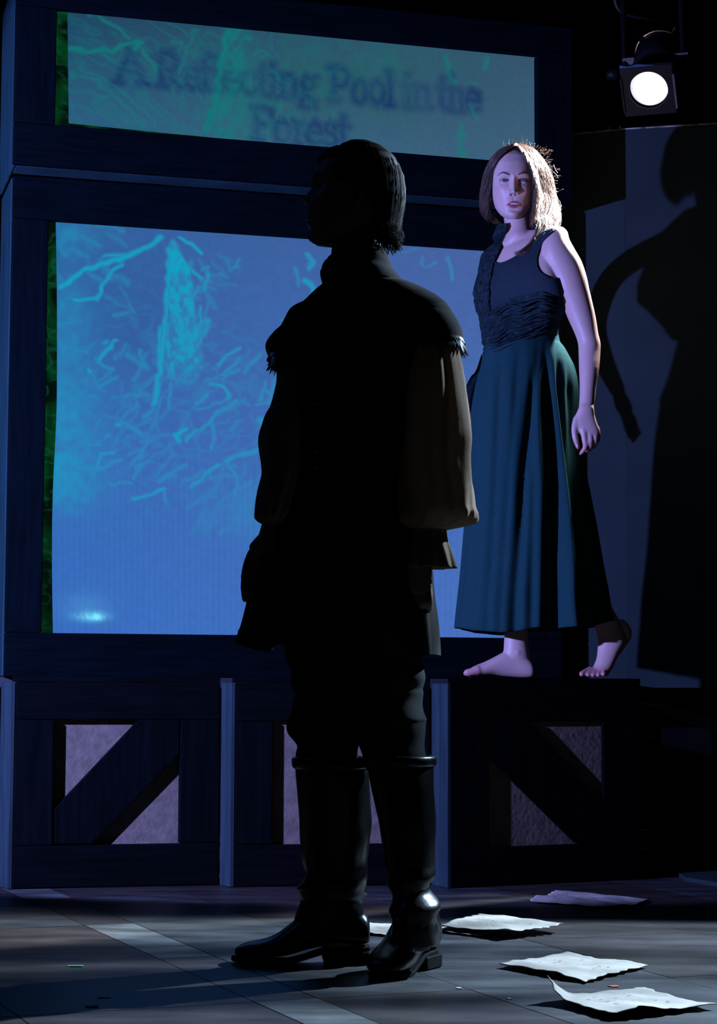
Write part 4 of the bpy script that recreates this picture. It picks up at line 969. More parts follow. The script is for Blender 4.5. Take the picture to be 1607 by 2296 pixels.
shell(rows_tank, 0.0045, 24, 380, 2.3, lambda px, py, th: np.where(FRONT(th), (py > neckline(px)) & ~armhole(px, py) & (py < 790), (py > 560) & (py < 790)), 0.003, 'tank_top', M['tank'], wroot)
# neckline binding and shoulder strap
nb_pts = [(x, float(neckline(x)) + 1, 0) for x in (1108, 1114, 1122, 1139, 1159, 1180, 1197, 1212)]
def on_torso(px, py, grow=0.004):
    a = np.array(rows_t); r = [np.interp(py, a[:, 0], a[:, k]) for k in range(1, 5)]
    cx = (r[0] + r[1]) / 2; hw = (r[1] - r[0]) / 2; q = np.clip(abs(px - cx) / hw, 0, 1)
    dep = r[2] * (1 - q ** 2.3) ** (1 / 2.3)
    return at(px, py, r[3] - dep - grow - TS * np.clip((765 - py) / 90, 0, 1) * (px - cx) * WY / FPX)
def on_arm_or_torso(px, py, grow):
    p = on_torso(px, py, grow); a = np.array(rows_arm); r = [np.interp(py, a[:, 0], a[:, k]) for k in range(1, 5)]
    cx = (r[0] + r[1]) / 2; hw = (r[1] - r[0]) / 2; q = abs(px - cx) / hw
    if q < 1:
        y_ = r[3] - r[2] * math.sqrt(1 - q * q) - grow
        if y_ < p[1]: p = at(px, py, y_)
    b = np.array([(500, 1130, 1190, .047, WY + .016), (520, 1133, 1194, .050, WY + .012), (535, 1130, 1206, .056, WY + .008), (552, 1112, 1226, .066, WY + .004)])
    if py < 552:
        r = [np.interp(py, b[:, 0], b[:, k]) for k in range(1, 5)]; q = abs(px - (r[0] + r[1]) / 2) / ((r[1] - r[0]) / 2)
        if q < 1:
            y_ = r[3] - r[2] * math.sqrt(1 - q * q) - grow
            if y_ < p[1]: p = at(px, py, y_)
    return p
mo('neckline_binding', *tube([on_torso(a, b, .006) for a, b, c in nb_pts], [.0034] * len(nb_pts), 8, 4), M['tank'], wroot, True)
ah = [(1240, 519), (1226, 531), (1214, 546), (1205, 572), (1203, 594), (1211, 612), (1228, 623)]
mo('armhole_binding', *tube([on_body(a, b, .004) if on_body(a, b, .004) is not None else on_arm_or_torso(a, b, .006) for a, b in ah], [.0036] * len(ah), 8, 4), M['tank'], wroot, True)
# strap over her left shoulder
sv = []
for (xa, ya), (xb, yb) in zip([(1243, 517), (1232, 521), (1221, 531), (1212, 546), (1206, 560), (1202, 580)], [(1236, 513), (1222, 516), (1208, 526), (1195, 540), (1184, 556), (1176, 574)]):
    q_ = []
    for t_ in np.linspace(0, 1, 7):
        p = on_body(xa + (xb - xa) * t_, ya + (yb - ya) * t_, .005)
        q_.append(p if p is not None else on_arm_or_torso(xa + (xb - xa) * t_, ya + (yb - ya) * t_, .006))
    sv.append(q_)
sv = catmull(np.array(sv).reshape(6, -1), 4).reshape(-1, 7, 3)
o = mo('shoulder_strap', *rings(sv, False, False), M['tank'], wroot, True); s_ = o.modifiers.new('thick', 'SOLIDIFY'); s_.thickness = .003
# lace wrap: over her right shoulder and around the waist
wr = np.random.RandomState(5)
def lace_fold(t, th, px, py):
    return 0.005 * (vnoise(px / 13 + py / 40, py / 10 + 3) - 0.4) + 0.006 * (vnoise(px / 34 + 9, (py + 0.25 * px) / 8) - 0.5) * (py > 640)
def keep_wrap(px, py, th):
    inner = np.interp(py, [510, 540, 590, 640, 700, 705], [1136, 1129, 1107, 1097, 1099, 1099])
    lapel = (px < inner) & (py < 706)
    topw = np.interp(px, [1070, 1098, 1120, 1145, 1180, 1215, 1250, 1265], [690, 701, 684, 668, 660, 654, 668, 690])
    botw = np.interp(px, [1070, 1085, 1130, 1165, 1190, 1214, 1240, 1262], [812, 806, 790, 771, 764, 752, 737, 716])
    sash = (py > topw) & (py < botw)
    backs = (py > 690) & (py < 770)
    return np.where(np.sin(th) < 0.05, lapel | sash, backs | ((px < 1120) & (py < 700)))
rows_w = [(508, 1122, 1140, .030, WY + .012), (524, 1114, 1180, .050, WY + .010)] + [(a, b - (3 if a < 640 else 0), c, d, e) for a, b, c, d, e in rows_t if a > 525]
shell(rows_w, 0.011, 26, 420, 2.3, keep_wrap, 0.004, 'lace_wrap', M['lace'], wroot, lace_fold)
# gathered ridges across the sash
for i in range(12):
    t_ = i / 11
    pts = []
    for k in range(7):
        x = 1082 + k * 29; q = k / 6
        ytop = np.interp(x, [1070, 1098, 1145, 1215, 1262], [694, 706, 674, 662, 690]); ybot = np.interp(x, [1070, 1085, 1165, 1214, 1262], [808, 802, 768, 750, 722])
        y = ytop + (ybot - ytop) * (0.06 + 0.9 * t_) + wr.uniform(-5, 5)
        pts.append(on_torso(min(max(x, 1084), 1251), y, .013 + wr.uniform(0, .006)))
    tv, tf = tube(pts, [wr.uniform(.0025, .0055) for _ in pts], 8, 4)
    mo('gather', tv, tf, M['lace'], wroot, True)
for i in range(5):      # lapel pleats
    pts = []
    for y in (520, 545, 580, 620, 660, 705):
        xl = np.interp(y, [510, 540, 590, 640, 700], [1129, 1108, 1088, 1077, 1082]); xr = np.interp(y, [510, 540, 590, 640, 700], [1136, 1126, 1104, 1095, 1097])
        pts.append(on_torso(xl + (xr - xl) * (0.12 + i * 0.19), y, .012))
    mo('gather', *tube(pts, [.003 + .002 * wr.rand() for _ in pts], 8, 4), M['lace'], wroot, True)
# trailing tail of tulle at her right hip
tl_ = []
for y, xa, xb, dy in ((800, 1076, 1100, 0), (830, 1066, 1092, .01), (850, 1050, 1086, .015), (880, 1041, 1076, .02), (920, 1045, 1072, .025), (950, 1050, 1066, .03)):
    tl_.append([at(xa + (xb - xa) * k / 8, y + 5 * math.sin(k * 2.1 + y), WY + .02 + dy + 0.006 * math.sin(k * 1.1 + y / 27)) for k in range(9)])
o = mo('wrap_tail', *rings(catmull(np.array(tl_).reshape(6, -1), 5).reshape(-1, 9, 3), False, False), M['tulle'], wroot, True); s_ = o.modifiers.new('thick', 'SOLIDIFY'); s_.thickness = .0015
# skirt with deep folds; folds listed as (x at y 800, x at y 1100, x at y 1408, depth, width)
SK = [(750, 1086, 1252, .098, WY), (768, 1085, 1256, .101, WY), (780, 1083, 1265, .108, WY), (804, 1080, 1280, .118, WY), (828, 1076, 1289, .126, WY), (866, 1067, 1295, .135, WY), (941, 1057, 1299, .147, WY), (1021, 1052, 1304, .158, WY), (1152, 1045, 1330, .175, WY), (1252, 1038, 1347, .188, WY), (1340, 1030, 1362, .198, WY), (1408, 1024, 1376, .205, WY)]
VAL = [(1206, 1172, 1150, .030, 12), (1228, 1243, 1240, .070, 17), (1250, 1286, 1335, .045, 14), (1122, 1110, 1092, .007, 7), (1162, 1140, 1118, .007, 8), (1276, 1303, 1362, .03, 10), (1096, 1082, 1055, .006, 8), (1190, 1196, 1192, .010, 8)]
RID = [(1240, 1268, 1282, .030, 11), (1190, 1215, 1206, .014, 14), (1140, 1150, 1170, .007, 16), (1106, 1095, 1072, .006, 14)]
def skirt_fold(t, th, px, py):
    g_ = np.clip((py - 765) / 120, 0, 1); gw = 0.55 + 0.45 * np.clip((py - 800) / 600, 0, 1)
    d = np.zeros_like(px)
    fr = np.clip(-np.sin(th) * 3, 0, 1)
    for lst, sg in ((VAL, -1), (RID, 1)):
        for a, b, c, dep, wd in lst:
            x = np.interp(py, [800, 1100, 1408], [a, b, c]); w_ = wd * (0.6 + 0.5 * gw)
            d += sg * dep * g_ * gw * np.exp(-((px - x) / w_) ** 2) * fr
    d += (1 - fr) * 0.008 * g_ * np.sin(th * 22)
    d += 0.004 * g_ * (vnoise(px / 22, py / 160) - 0.5) + 0.010 * g_ * (vnoise(px / 30 + 4, py / 90) - 0.5) * np.clip((py - 1150) / 150, 0, 1)
    return d
rr = scan(SK, 8, 220, 2.1, skirt_fold)
# uneven hem, turned under
pxh, _ = proj(rr[-1]); hem = np.interp(pxh, [1024, 1060, 1121, 1160, 1202, 1250, 1302, 1345, 1376], [1409, 1417, 1422, 1419, 1411, 1412, 1408, 1402, 1392])
m_ = rr.shape[0]
for i in range(m_ - 14, m_):
    k = (i - (m_ - 15)) / 14.0
    rr[i, :, 2] += (1408 - hem) * WY / FPX * k * k
inner = rr[-1].copy(); cen = inner.mean(0); inn = cen + (inner - cen) * 0.93; inn[:, 2] = inner[:, 2] + 0.02
rr = np.concatenate([rr, (inner * .98 + cen * .02)[None] - np.array([0, 0, .0015]), inn[None]])
mo('skirt', *rings(rr, False), M['skirt'], wroot, True)
wbr = scan([(746, 1086, 1251, .095, WY), (752, 1086, 1252, .099, WY), (770, 1086, 1255, .102, WY), (774, 1086, 1256, .100, WY)], 3, 80, 2.1)
mo('waistband', *rings(wbr, False), M['skirt'], wroot, True)

# hair: a cap on the skull and hundreds of wavy locks
hr = np.random.RandomState(21)
def hair_px(px, py, dy): return at(px, py, WY + dy)
def strand_set(guides, n, spread, rad, wave, freq, mt_pieces, seg=14, taper=0.35):
    """guides: list of polylines [(px, py, dY)], neighbours are blended"""
    G = [catmull(np.array(g_, float), 4) for g_ in guides]
    L_ = [np.array([G_[int(round(t_ * (len(G_) - 1)))] for t_ in np.linspace(0, 1, seg)]) for G_ in G]
    for _ in range(n):
        k = hr.uniform(0, len(L_) - 1); i = int(k); f_ = k - i
        if i >= len(L_) - 1: i, f_ = len(L_) - 2, 1.0
        c = L_[i] * (1 - f_) + L_[i + 1] * f_
        end = hr.uniform(0.72, 1.0); idx = np.linspace(0, (seg - 1) * end, seg)
        c = np.stack([np.interp(idx, range(seg), c[:, q]) for q in range(3)], 1)
        tt_ = np.linspace(0, 1, seg); ph = hr.uniform(0, 6.28); amp = wave * (0.2 + tt_) * hr.uniform(.4, 1.3); fr = freq * hr.uniform(.75, 1.3)
        ox, oy, oz = hr.normal(0, spread, 3)
        c[:, 0] += ox * (0.35 + 0.65 * tt_) + amp * np.sin(fr * tt_ * 6.28 + ph)
        c[:, 1] += oy * 0.6 * (0.2 + 0.8 * tt_) + amp * 0.4 * np.cos(fr * tt_ * 6.28 + ph)
        dyy = c[:, 2] + oz / 700.0 * (0.4 + tt_) + amp / 700.0 * np.cos(fr * tt_ * 6.28 + ph)
        P_ = np.array([hair_px(a, b, d_) for a, b, d_ in zip(c[:, 0], c[:, 1], dyy)])
        r_ = rad * hr.uniform(.6, 1.3) * (1 - (1 - taper) * tt_)
        mt_pieces.append(tube(P_, r_, 3, 1, False))
pieces = []
LEFT_G = [[(1158, 327, -.062), (1132, 341, -.078), (1112, 366, -.066), (1101, 398, -.035), (1097, 432, -.012), (1094, 466, .0), (1096, 492, .012)],
          [(1158, 325, -.045), (1126, 339, -.058), (1105, 366, -.045), (1094, 400, -.02), (1089, 435, .0), (1087, 470, .015), (1092, 494, .03)],
          [(1158, 323, -.02), (1120, 340, -.03), (1098, 370, -.02), (1087, 405, .0), (1083, 440, .02), (1084, 475, .04), (1098, 496, .05)],
          [(1158, 322, .01), (1122, 337, .02), (1098, 368, .03), (1086, 405, .04), (1082, 445, .055), (1090, 482, .065), (1112, 500, .07)],
          [(1156, 323, .045), (1126, 340, .075), (1106, 370, .09), (1096, 410, .095), (1094, 450, .095), (1104, 486, .09), (1122, 506, .085)]]
RIGHT_G = [[(1160, 329, -.075), (1175, 347, -.088), (1189, 374, -.086), (1199, 402, -.080), (1203, 430, -.072), (1202, 458, -.066), (1197, 486, -.068), (1193, 510, -.078)],
           [(1160, 328, -.068), (1176, 345, -.074), (1192, 372, -.055), (1202, 402, -.035), (1207, 430, -.02), (1206, 460, -.03), (1199, 488, -.055), (1196, 512, -.075)],
           [(1160, 326, -.05), (1184, 342, -.058), (1204, 372, -.04), (1214, 405, -.02), (1220, 436, -.005), (1222, 466, -.015), (1216, 492, -.05), (1208, 516, -.07)],
           [(1160, 324, -.03), (1190, 338, -.035), (1213, 370, -.02), (1225, 405, -.0), (1231, 438, .01), (1235, 468, .0), (1232, 494, -.03), (1226, 518, -.055)],
           [(1160, 322, .0), (1194, 335, .0), (1219, 368, .01), (1232, 404, .02), (1239, 438, .03), (1244, 468, .03), (1243, 496, .0), (1238, 516, -.03)],
           [(1160, 321, .03), (1192, 334, .05), (1218, 366, .06), (1232, 402, .065), (1240, 440, .06), (1247, 472, .055), (1249, 500, .04), (1246, 518, .02)],
           [(1158, 322, .05), (1186, 338, .085), (1208, 370, .10), (1220, 410, .10), (1228, 450, .09), (1236, 485, .08), (1238, 512, .06)]]
strand_set(LEFT_G, 1300, 2.8, .00085, 3.4, 1.9, pieces, 18)
strand_set(RIGHT_G, 2000, 3.2, .00085, 4.8, 2.4, pieces, 22)
LOCK = [[(1204, 480, -.05), (1207, 505, -.07), (1200, 530, -.085), (1184, 552, -.094), (1166, 566, -.098), (1153, 569, -.098)],
        [(1218, 484, -.045), (1222, 508, -.065), (1212, 532, -.085), (1196, 553, -.096), (1178, 568, -.10), (1162, 574, -.10)],
        [(1234, 488, -.03), (1238, 505, -.05), (1228, 524, -.075), (1210, 544, -.092), (1194, 560, -.10), (1182, 570, -.10)]]
strand_set(LOCK, 460, 2.6, .0009, 3.0, 1.4, pieces, 16)
# curls massed at the right of the neck
for _ in range(150):
    cx, cy, cdy = hr.uniform(1198, 1248), hr.uniform(478, 520), hr.uniform(-.07, .03); r0 = hr.uniform(2.5, 5.5); ph = hr.uniform(0, 6.28)
    P_ = [hair_px(cx + r0 * math.cos(ph + k * .55) * (1 - k * .05), cy + r0 * math.sin(ph + k * .55) * (1 - k * .05) + k * 2.0, cdy + .004 * k * math.sin(ph)) for k in range(12)]
    pieces.append(tube(P_, [.0008] * 12, 3, 1, False))
# flyaway hairs against the light
for _ in range(240):
    k = hr.randint(0, 3)
    if k == 0: x, y = hr.uniform(1130, 1200), hr.uniform(322, 332); dx, dy = hr.uniform(-6, 8), hr.uniform(-14, -3)
    elif k == 1: x, y = hr.uniform(1225, 1248), hr.uniform(372, 500); dx, dy = hr.uniform(3, 16), hr.uniform(-8, 14)
    else: x, y = hr.uniform(1195, 1232), hr.uniform(330, 385); dx, dy = hr.uniform(3, 12), hr.uniform(-10, 4)
    d0 = hr.uniform(-.03, .05); c_ = hr.uniform(-6, 6)
    P_ = [hair_px(x - dx * .6 + dx * 1.6 * t_ + c_ * t_ * (1 - t_) * 2, y - dy * .6 + dy * 1.6 * t_ + c_ * t_ * t_, d0) for t_ in np.linspace(0, 1, 7)]
    pieces.append(tube(P_, [.00030] * 7, 3, 1, False))
mo('hair', *merge(*pieces), M['hair'], wroot, True)
# cap under the locks, following the skull above the hairline
def hair_cap(V, lineF, grow, Mh, mt, parent, name):
    nz_, nt_ = V.shape[:2]
    cen = np.array([0, -0.01, 0.0]); d = V - cen; ln = np.linalg.norm(d, axis=2, keepdims=True); C_ = cen + d * (1 + grow / ln)
    K = lineF(V[..., 0], V[..., 1], V[..., 2]); F_ = []
    for i in range(0, nz_ - 2, 2):
        for j in range(0, nt_, 2):
            k = (j + 2) % nt_
            if K[i, j] and K[i + 2, j] and K[i, k] and K[i + 2, k]: F_.append((i * nt_ + j, i * nt_ + k, (i + 2) * nt_ + k, (i + 2) * nt_ + j))
    F_.append(tuple(j for j in range(0, nt_, 2))[::-1])
    used = sorted({q for f_ in F_ for q in f_}); mp_ = {q: i for i, q in enumerate(used)}
    return mo(name, *xf((C_.reshape(-1, 3)[used], [tuple(mp_[q] for q in f_) for f_ in F_]), Mh), mt, parent, True)
hair_cap(FV, lambda x, y, z: (z > 0.098 - 0.0 * x) | ((z > 0.090 - 0.35 * np.clip(np.abs(x) - .01, 0, 1)) | (y < 0.055) & (z > 0.065 - 1.3 * np.clip(np.abs(x) - 0.052, 0, 1))) & (y < 0.075) | (y < -0.004) & (z > -0.075) | (y < -.03), 0.006, FM, M['hair'], wroot, 'hair_cap')

# ------------------------------------------------------------------ the man
MY = 4.33
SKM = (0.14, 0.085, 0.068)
mroot = thing('person', 'person in dark jerkin, cream sleeves and tall boots standing in silhouette on the floor', 'person', (float(at(760, 2150, MY)[0]), MY, 0))
mp_ = {'eye_z': 0.0, 'eye_x': 0.031, 'socket': 0.008, 'nose_z': -0.026, 'nose_h': 0.019, 'mouth_z': -0.074, 'mouth_w': 0.025, 'mouth_open': 0.0, 'chin_z': -0.126, 'skin': SKM, 'lip': (0.20, 0.08, 0.07)}
m_rows = [(.092, .03, .030, -.055), (.082, .05, .055, -.075), (.068, .062, .068, -.088), (.05, .071, .077, -.097), (.03, .075, .085, -.101), (.012, .076, .089, -.102), (0, .0755, .0865, -.100), (-.02, .075, .090, -.095),
          (-.036, .074, .097, -.088), (-.055, .072, .0995, -.080), (-.07, .069, .099, -.066), (-.086, .064, .0965, -.045), (-.1, .057, .094, -.02), (-.112, .047, .094, 0.0), (-.121, .034, .089, .02), (-.128, .02, .076, .035)]
MV, MT_, ME_ = head_mesh(mp_, m_rows, None, 170, 200)
mhc = at(790, 424, MY + 0.0)
MM = head_place(mhc, (-1.0, -0.10, 0.0), (0, 0, 1))
mh = xf(rings(MV, True), MM)
mhme = mesh_data('head_part', mh[0], mh[1], None, True)
me1 = xf(ear_piece(-1, -0.026, -0.012, 0.072, 1.05), MM); me2 = xf(ear_piece(1, -0.026, -0.012, 0.072, 1.05), MM)
S = lambda rows, sub=3, n=28, ex=2.1, fold=None: rings(scan(rows, sub, n, ex, fold), True)
mneck = S([(520, 745, 860, .055, MY + .005), (560, 742, 860, .058, MY + .005), (590, 738, 862, .062, MY + .005), (620, 733, 868, .066, MY), (650, 715, 905, .075, MY)])
mtorso = S([(630, 740, 900, .06, MY), (660, 700, 960, .085, MY), (694, 668, 990, .10, MY), (760, 662, 965, .115, MY), (900, 660, 930, .115, MY), (1030, 660, 925, .105, MY), (1150, 650, 935, .115, MY), (1300, 640, 945, .12, MY), (1400, 650, 930, .11, MY)])
marm_r = S([(690, 655, 735, .05, MY), (760, 636, 705, .05, MY), (860, 630, 690, .046, MY - .01), (960, 622, 678, .042, MY - .01), (1060, 606, 660, .038, MY - .03), (1160, 590, 634, .031, MY - .05), (1210, 576, 612, .027, MY - .06), (1240, 566, 604, .026, MY - .06)])
marm_l = S([(690, 930, 1008, .05, MY), (760, 940, 1012, .05, MY - .01), (860, 945, 1012, .046, MY - .03), (960, 950, 1010, .042, MY - .04), (1060, 948, 1002, .038, MY - .06), (1160, 938, 984, .031, MY - .08), (1215, 926, 966, .027, MY - .09), (1250, 922, 966, .026, MY - .09)])
def mhand(pl, cx, cy, Y, s):
    """a loosely curled hand hanging down; s: side the thumb leaves towards"""
    out = [S([(cy - 45, cx - 20, cx + 20, .022, Y), (cy - 20, cx - 31, cx + 31, .018, Y), (cy + 10, cx - 38, cx + 38, .017, Y), (cy + 30, cx - 37, cx + 37, .016, Y)], 3, 20)]
    for i in range(4):
        x = cx + s * (-28 + i * 19); l = (0.9, 1.0, .95, .78)[i]
        out.append(ptube([(x, cy + 20, Y, 9.5), (x + s * 1, cy + 20 + 34 * l, Y - .008, 9), (x, cy + 20 + 56 * l, Y + .008, 8.5), (x - s * 1, cy + 20 + 60 * l, Y + .028, 7.5), (x, cy + 12 + 52 * l, Y + .036, 6)], 10))
    out.append(ptube([(cx - s * 26, cy - 18, Y, 12), (cx - s * 44, cy + 14, Y - .012, 10.5), (cx - s * 43, cy + 46, Y - .016, 9.5), (cx - s * 34, cy + 64, Y - .010, 7)], 10))
    return out
mh_l = mhand(None, 932, 1300, MY - .10, 1)
mh_r = mhand(None, 578, 1276, MY - .05, -1)
mleg_r = S([(1380, 655, 800, .10, MY + .04), (1500, 668, 800, .085, MY + .06), (1640, 680, 795, .07, MY + .07), (1720, 690, 800, .065, MY + .08), (1800, 690, 805, .062, MY + .09), (1900, 700, 800, .05, MY + .10), (2000, 705, 790, .042, MY + .11), (2080, 705, 800, .04, MY + .115), (2120, 690, 815, .035, MY + .115)])
mleg_l = S([(1380, 790, 930, .10, MY), (1500, 805, 935, .085, MY), (1640, 825, 935, .07, MY - .01), (1720, 840, 945, .065, MY - .015), (1800, 855, 955, .062, MY - .02), (1900, 875, 960, .05, MY - .03), (2000, 890, 955, .042, MY - .04), (2080, 895, 960, .04, MY - .05), (2130, 890, 965, .035, MY - .06)])
mbody = remesh('body', [mneck, mtorso, marm_r, marm_l, mleg_r, mleg_l, me1, me2] + mh_l + mh_r, 0.0040, 4, M['skin_m'], mroot)
nb = len(mbody.data.vertices)
bm = bmesh.new(); bm.from_mesh(mbody.data); bm.from_mesh(mhme); bm.to_mesh(mbody.data); bm.free()
mbody.data.polygons.foreach_set('use_smooth', [True] * len(mbody.data.polygons))
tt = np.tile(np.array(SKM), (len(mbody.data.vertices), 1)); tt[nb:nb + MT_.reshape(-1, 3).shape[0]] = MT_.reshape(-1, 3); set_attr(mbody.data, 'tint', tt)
for c in ME_: eye_piece(c, (0, 1, 0), MM, mroot, (0.05, 0.04, 0.03))

# jerkin
def jerk_fold(t, th, px, py):
    return 0.004 * (vnoise(px / 40 + 2, py / 120) - 0.5) + 0.010 * np.clip((py - 1150) / 300, 0, 1) * np.sin(th * 9 + 0.6)  * (np.abs(np.cos(th)) < 0.86)
JR = [(628, 742, 890, .072, MY), (640, 722, 930, .085, MY), (655, 702, 962, .095, MY), (672, 684, 990, .105, MY), (694, 664, 1008, .115, MY), (740, 652, 988, .128, MY), (800, 647, 962, .134, MY), (900, 645, 944, .134, MY), (1000, 645, 938, .128, MY), (1060, 642, 940, .127, MY), (1100, 633, 946, .130, MY), (1176, 604, 957, .138, MY), (1225, 591, 964, .144, MY), (1281, 575, 971, .150, MY), (1334, 559, 976, .155, MY), (1386, 545, 982, .160, MY), (1438, 531, 986, .164, MY), (1462, 527, 987, .165, MY)]
rr = scan(JR, 6, 120, 2.35, jerk_fold)
pxh, _ = proj(rr[-1]); fr = np.sin(np.linspace(0, 2 * math.pi, 120, endpoint=False)) < 0.25
hem = np.interp(pxh, [527, 567, 606, 614, 632, 700, 800, 940, 990], [1444, 1455, 1463, 1442, 1442, 1452, 1462, 1470, 1469])
m_ = rr.shape[0]
for i in range(m_ - 10, m_):
    k = (i - (m_ - 11)) / 10.0
    rr[i, :, 2] += (1462 - hem) * MY / FPX * k
inner = rr[-1]; cen = inner.mean(0); inn = cen + (inner - cen) * np.array([.96, .96, 1]); inn[:, 2] += .03
rr = np.concatenate([rr, (inner * .985 + cen * .015)[None], inn[None]])
jk = mo('jerkin', *rings(rr, False), M['jerkin'], mroot, True)
JA = np.array(JR)
def on_jerkin(px, py, grow=.002):
    r = [np.interp(py, JA[:, 0], JA[:, k]) for k in range(1, 5)]; cx = (r[0] + r[1]) / 2; hw = (r[1] - r[0]) / 2
    q = np.clip(abs(px - cx) / hw, 0, 1); return at(px, py, r[3] - r[2] * (1 - q ** 2.35) ** (1 / 2.35) - grow)
bt = ball((0, 0, 0), .0085, .005, .0085, 14, 8)
bme = mesh_data('button', bt[0], bt[1], M['button'], True)
for px, py in ((733, 712), (722, 771), (709, 840), (703, 900), (698, 962), (704, 1008), (707, 1046)):
    b = link('button', bme, jk); b.matrix_parent_inverse = root_matrix(jk).inverted(); b.location = tuple(on_jerkin(px, py, .003))
mo('front_placket', *tube([on_jerkin(x, y, .0) for x, y in ((738, 650), (730, 712), (712, 800), (700, 900), (697, 1000), (694, 1100), (680, 1250), (672, 1400))], [.004] * 8, 6, 4), M['jerkin'], jk, True)
# standing collar
cr = scan([(562, 744, 858, .062, MY + .004), (566, 738, 862, .066, MY + .004), (584, 733, 869, .068, MY + .003), (597, 726, 874, .070, MY + .002), (606, 724, 877, .074, MY), (614, 721, 884, .078, MY), (640, 727, 905, .085, MY)], 4, 60, 2.1)
tp = cr[0]; k_ = np.clip((tp[:, 0] - tp[:, 0].mean()) / 0.06, -1, 1)     # lower in front (image left) than at the nape
for i in range(10): cr[i, :, 2] -= np.clip(-k_, 0, 1) * 0.030 * (1 - i / 10.0)
o = mo('collar', *rings(cr, False), M['jerkin'], mroot, True); s_ = o.modifiers.new('thick', 'SOLIDIFY'); s_.thickness = .005
# shoulder wings with spiky sequin fringe
def wing(rows, side, name):
    rr = scan(rows, 5, 64, 2.1)
    o = mo('shoulder_wing', *rings(rr, False), M['jerkin'], mroot, True); s_ = o.modifiers.new('thick', 'SOLIDIFY'); s_.thickness = .005
    edge = rr[-1]; pc = []
    band = np.stack([rr[-5], rr[-5] * 1.0, rr[-1]]); cen = rr[-1].mean(0)
    hrn = np.random.RandomState(3)
    for ring_, l in ((rr[-4], .012), (rr[-2], .014), (rr[-1], .026)):
        n_ = 88
        for j in range(n_):
            t_ = j / n_ * 64; a = int(t_); f_ = t_ - a
            p = ring_[a % 64] * (1 - f_) + ring_[(a + 1) % 64] * f_
            out = p - cen; out[2] = 0; out /= np.linalg.norm(out) + 1e-9
            tan = np.cross(out, [0, 0, 1])
            tip = p + out * (l * .55 + .004) + np.array([0, 0, -l * hrn.uniform(.7, 1.1)]) + tan * hrn.uniform(-.003, .003)
            b_ = [p + tan * .0045 + out * .003 + np.array([0, 0, .004]), p - tan * .0045 + out * .003 + np.array([0, 0, .004]), p - out * .004]
            pc.append((np.array(b_ + [tip]), [(0, 1, 3), (1, 2, 3), (2, 0, 3), (0, 2, 1)]))
    f_o = mo('sequin_fringe', *merge(*pc), M['fringe'], o); tag(f_o, 'spiky dark sequin fringe'); recalc(f_o)
    return o
wing([(688, 672, 716, .050, MY), (699, 653, 722, .066, MY), (718, 642, 722, .076, MY), (738, 631, 718, .082, MY), (753, 615, 712, .088, MY), (774, 600, 706, .092, MY), (792, 603, 702, .088, MY), (808, 614, 698, .080, MY)], -1, 'r')
wing([(690, 945, 1000, .050, MY - .01), (698, 925, 1007, .066, MY - .01), (708, 912, 1012, .078, MY - .01), (720, 902, 1020, .086, MY - .015), (737, 894, 1029, .090, MY - .02), (755, 890, 1034, .092, MY - .02), (774, 892, 1033, .088, MY - .02)], 1, 'l')
# full sleeves with gathered wrists
def slv_fold(seed):
    def f(t, th, px, py):
        s = seed * 7.3
        cx_, sx_ = np.cos(th), np.sin(th)
        d = 0.014 * (vnoise(cx_ * 2.6 + s, sx_ * 2.6 + py / 260 + s) - 0.5) + 0.009 * (vnoise(cx_ * 5 + s + 20, sx_ * 5 + (py + 60 * cx_) / 190 + s) - 0.5)
        d += 0.004 * np.sin(th * 14 + seed + py / 90) * np.clip(t * 3 - 1.6, 0, 1)
        return d * np.clip(np.minimum(t, 1 - t) * 8, 0.15, 1)
    return f
sl_r = scan([(770, 636, 700, .052, MY - .02), (800, 626, 698, .060, MY - .02), (830, 621, 698, .066, MY - .02), (862, 618, 697, .070, MY - .02), (909, 606, 694, .076, MY - .02), (933, 593, 690, .080, MY - .025), (970, 581, 688, .084, MY - .03), (1000, 581, 684, .086, MY - .03), (1040, 588, 680, .086, MY - .035), (1064, 589, 676, .086, MY - .04), (1106, 577, 668, .086, MY - .045), (1150, 574, 655, .080, MY - .05), (1167, 577, 645, .070, MY - .055), (1178, 594, 630, .042, MY - .06)], 5, 72, 2.1, slv_fold(1))
o = mo('sleeve', *rings(sl_r, False), M['linen'], mroot, True)
sl_l = scan([(735, 905, 1012, .060, MY - .02), (770, 899, 1022, .070, MY - .025), (800, 896, 1027, .076, MY - .03), (852, 894, 1037, .082, MY - .035), (896, 893, 1044, .086, MY - .04), (953, 893, 1053, .090, MY - .045), (987, 893, 1057, .092, MY - .05), (1027, 893, 1056, .094, MY - .055), (1064, 893, 1060, .096, MY - .06), (1106, 894, 1066, .098, MY - .065), (1136, 895, 1069, .096, MY - .07), (1152, 896, 1074, .090, MY - .075), (1168, 899, 1069, .076, MY - .08), (1180, 906, 1036, .056, MY - .085), (1188, 922, 1000, .040, MY - .09)], 5, 80, 2.2, slv_fold(2))
o = mo('sleeve', *rings(sl_l, False), M['linen'], mroot, True)
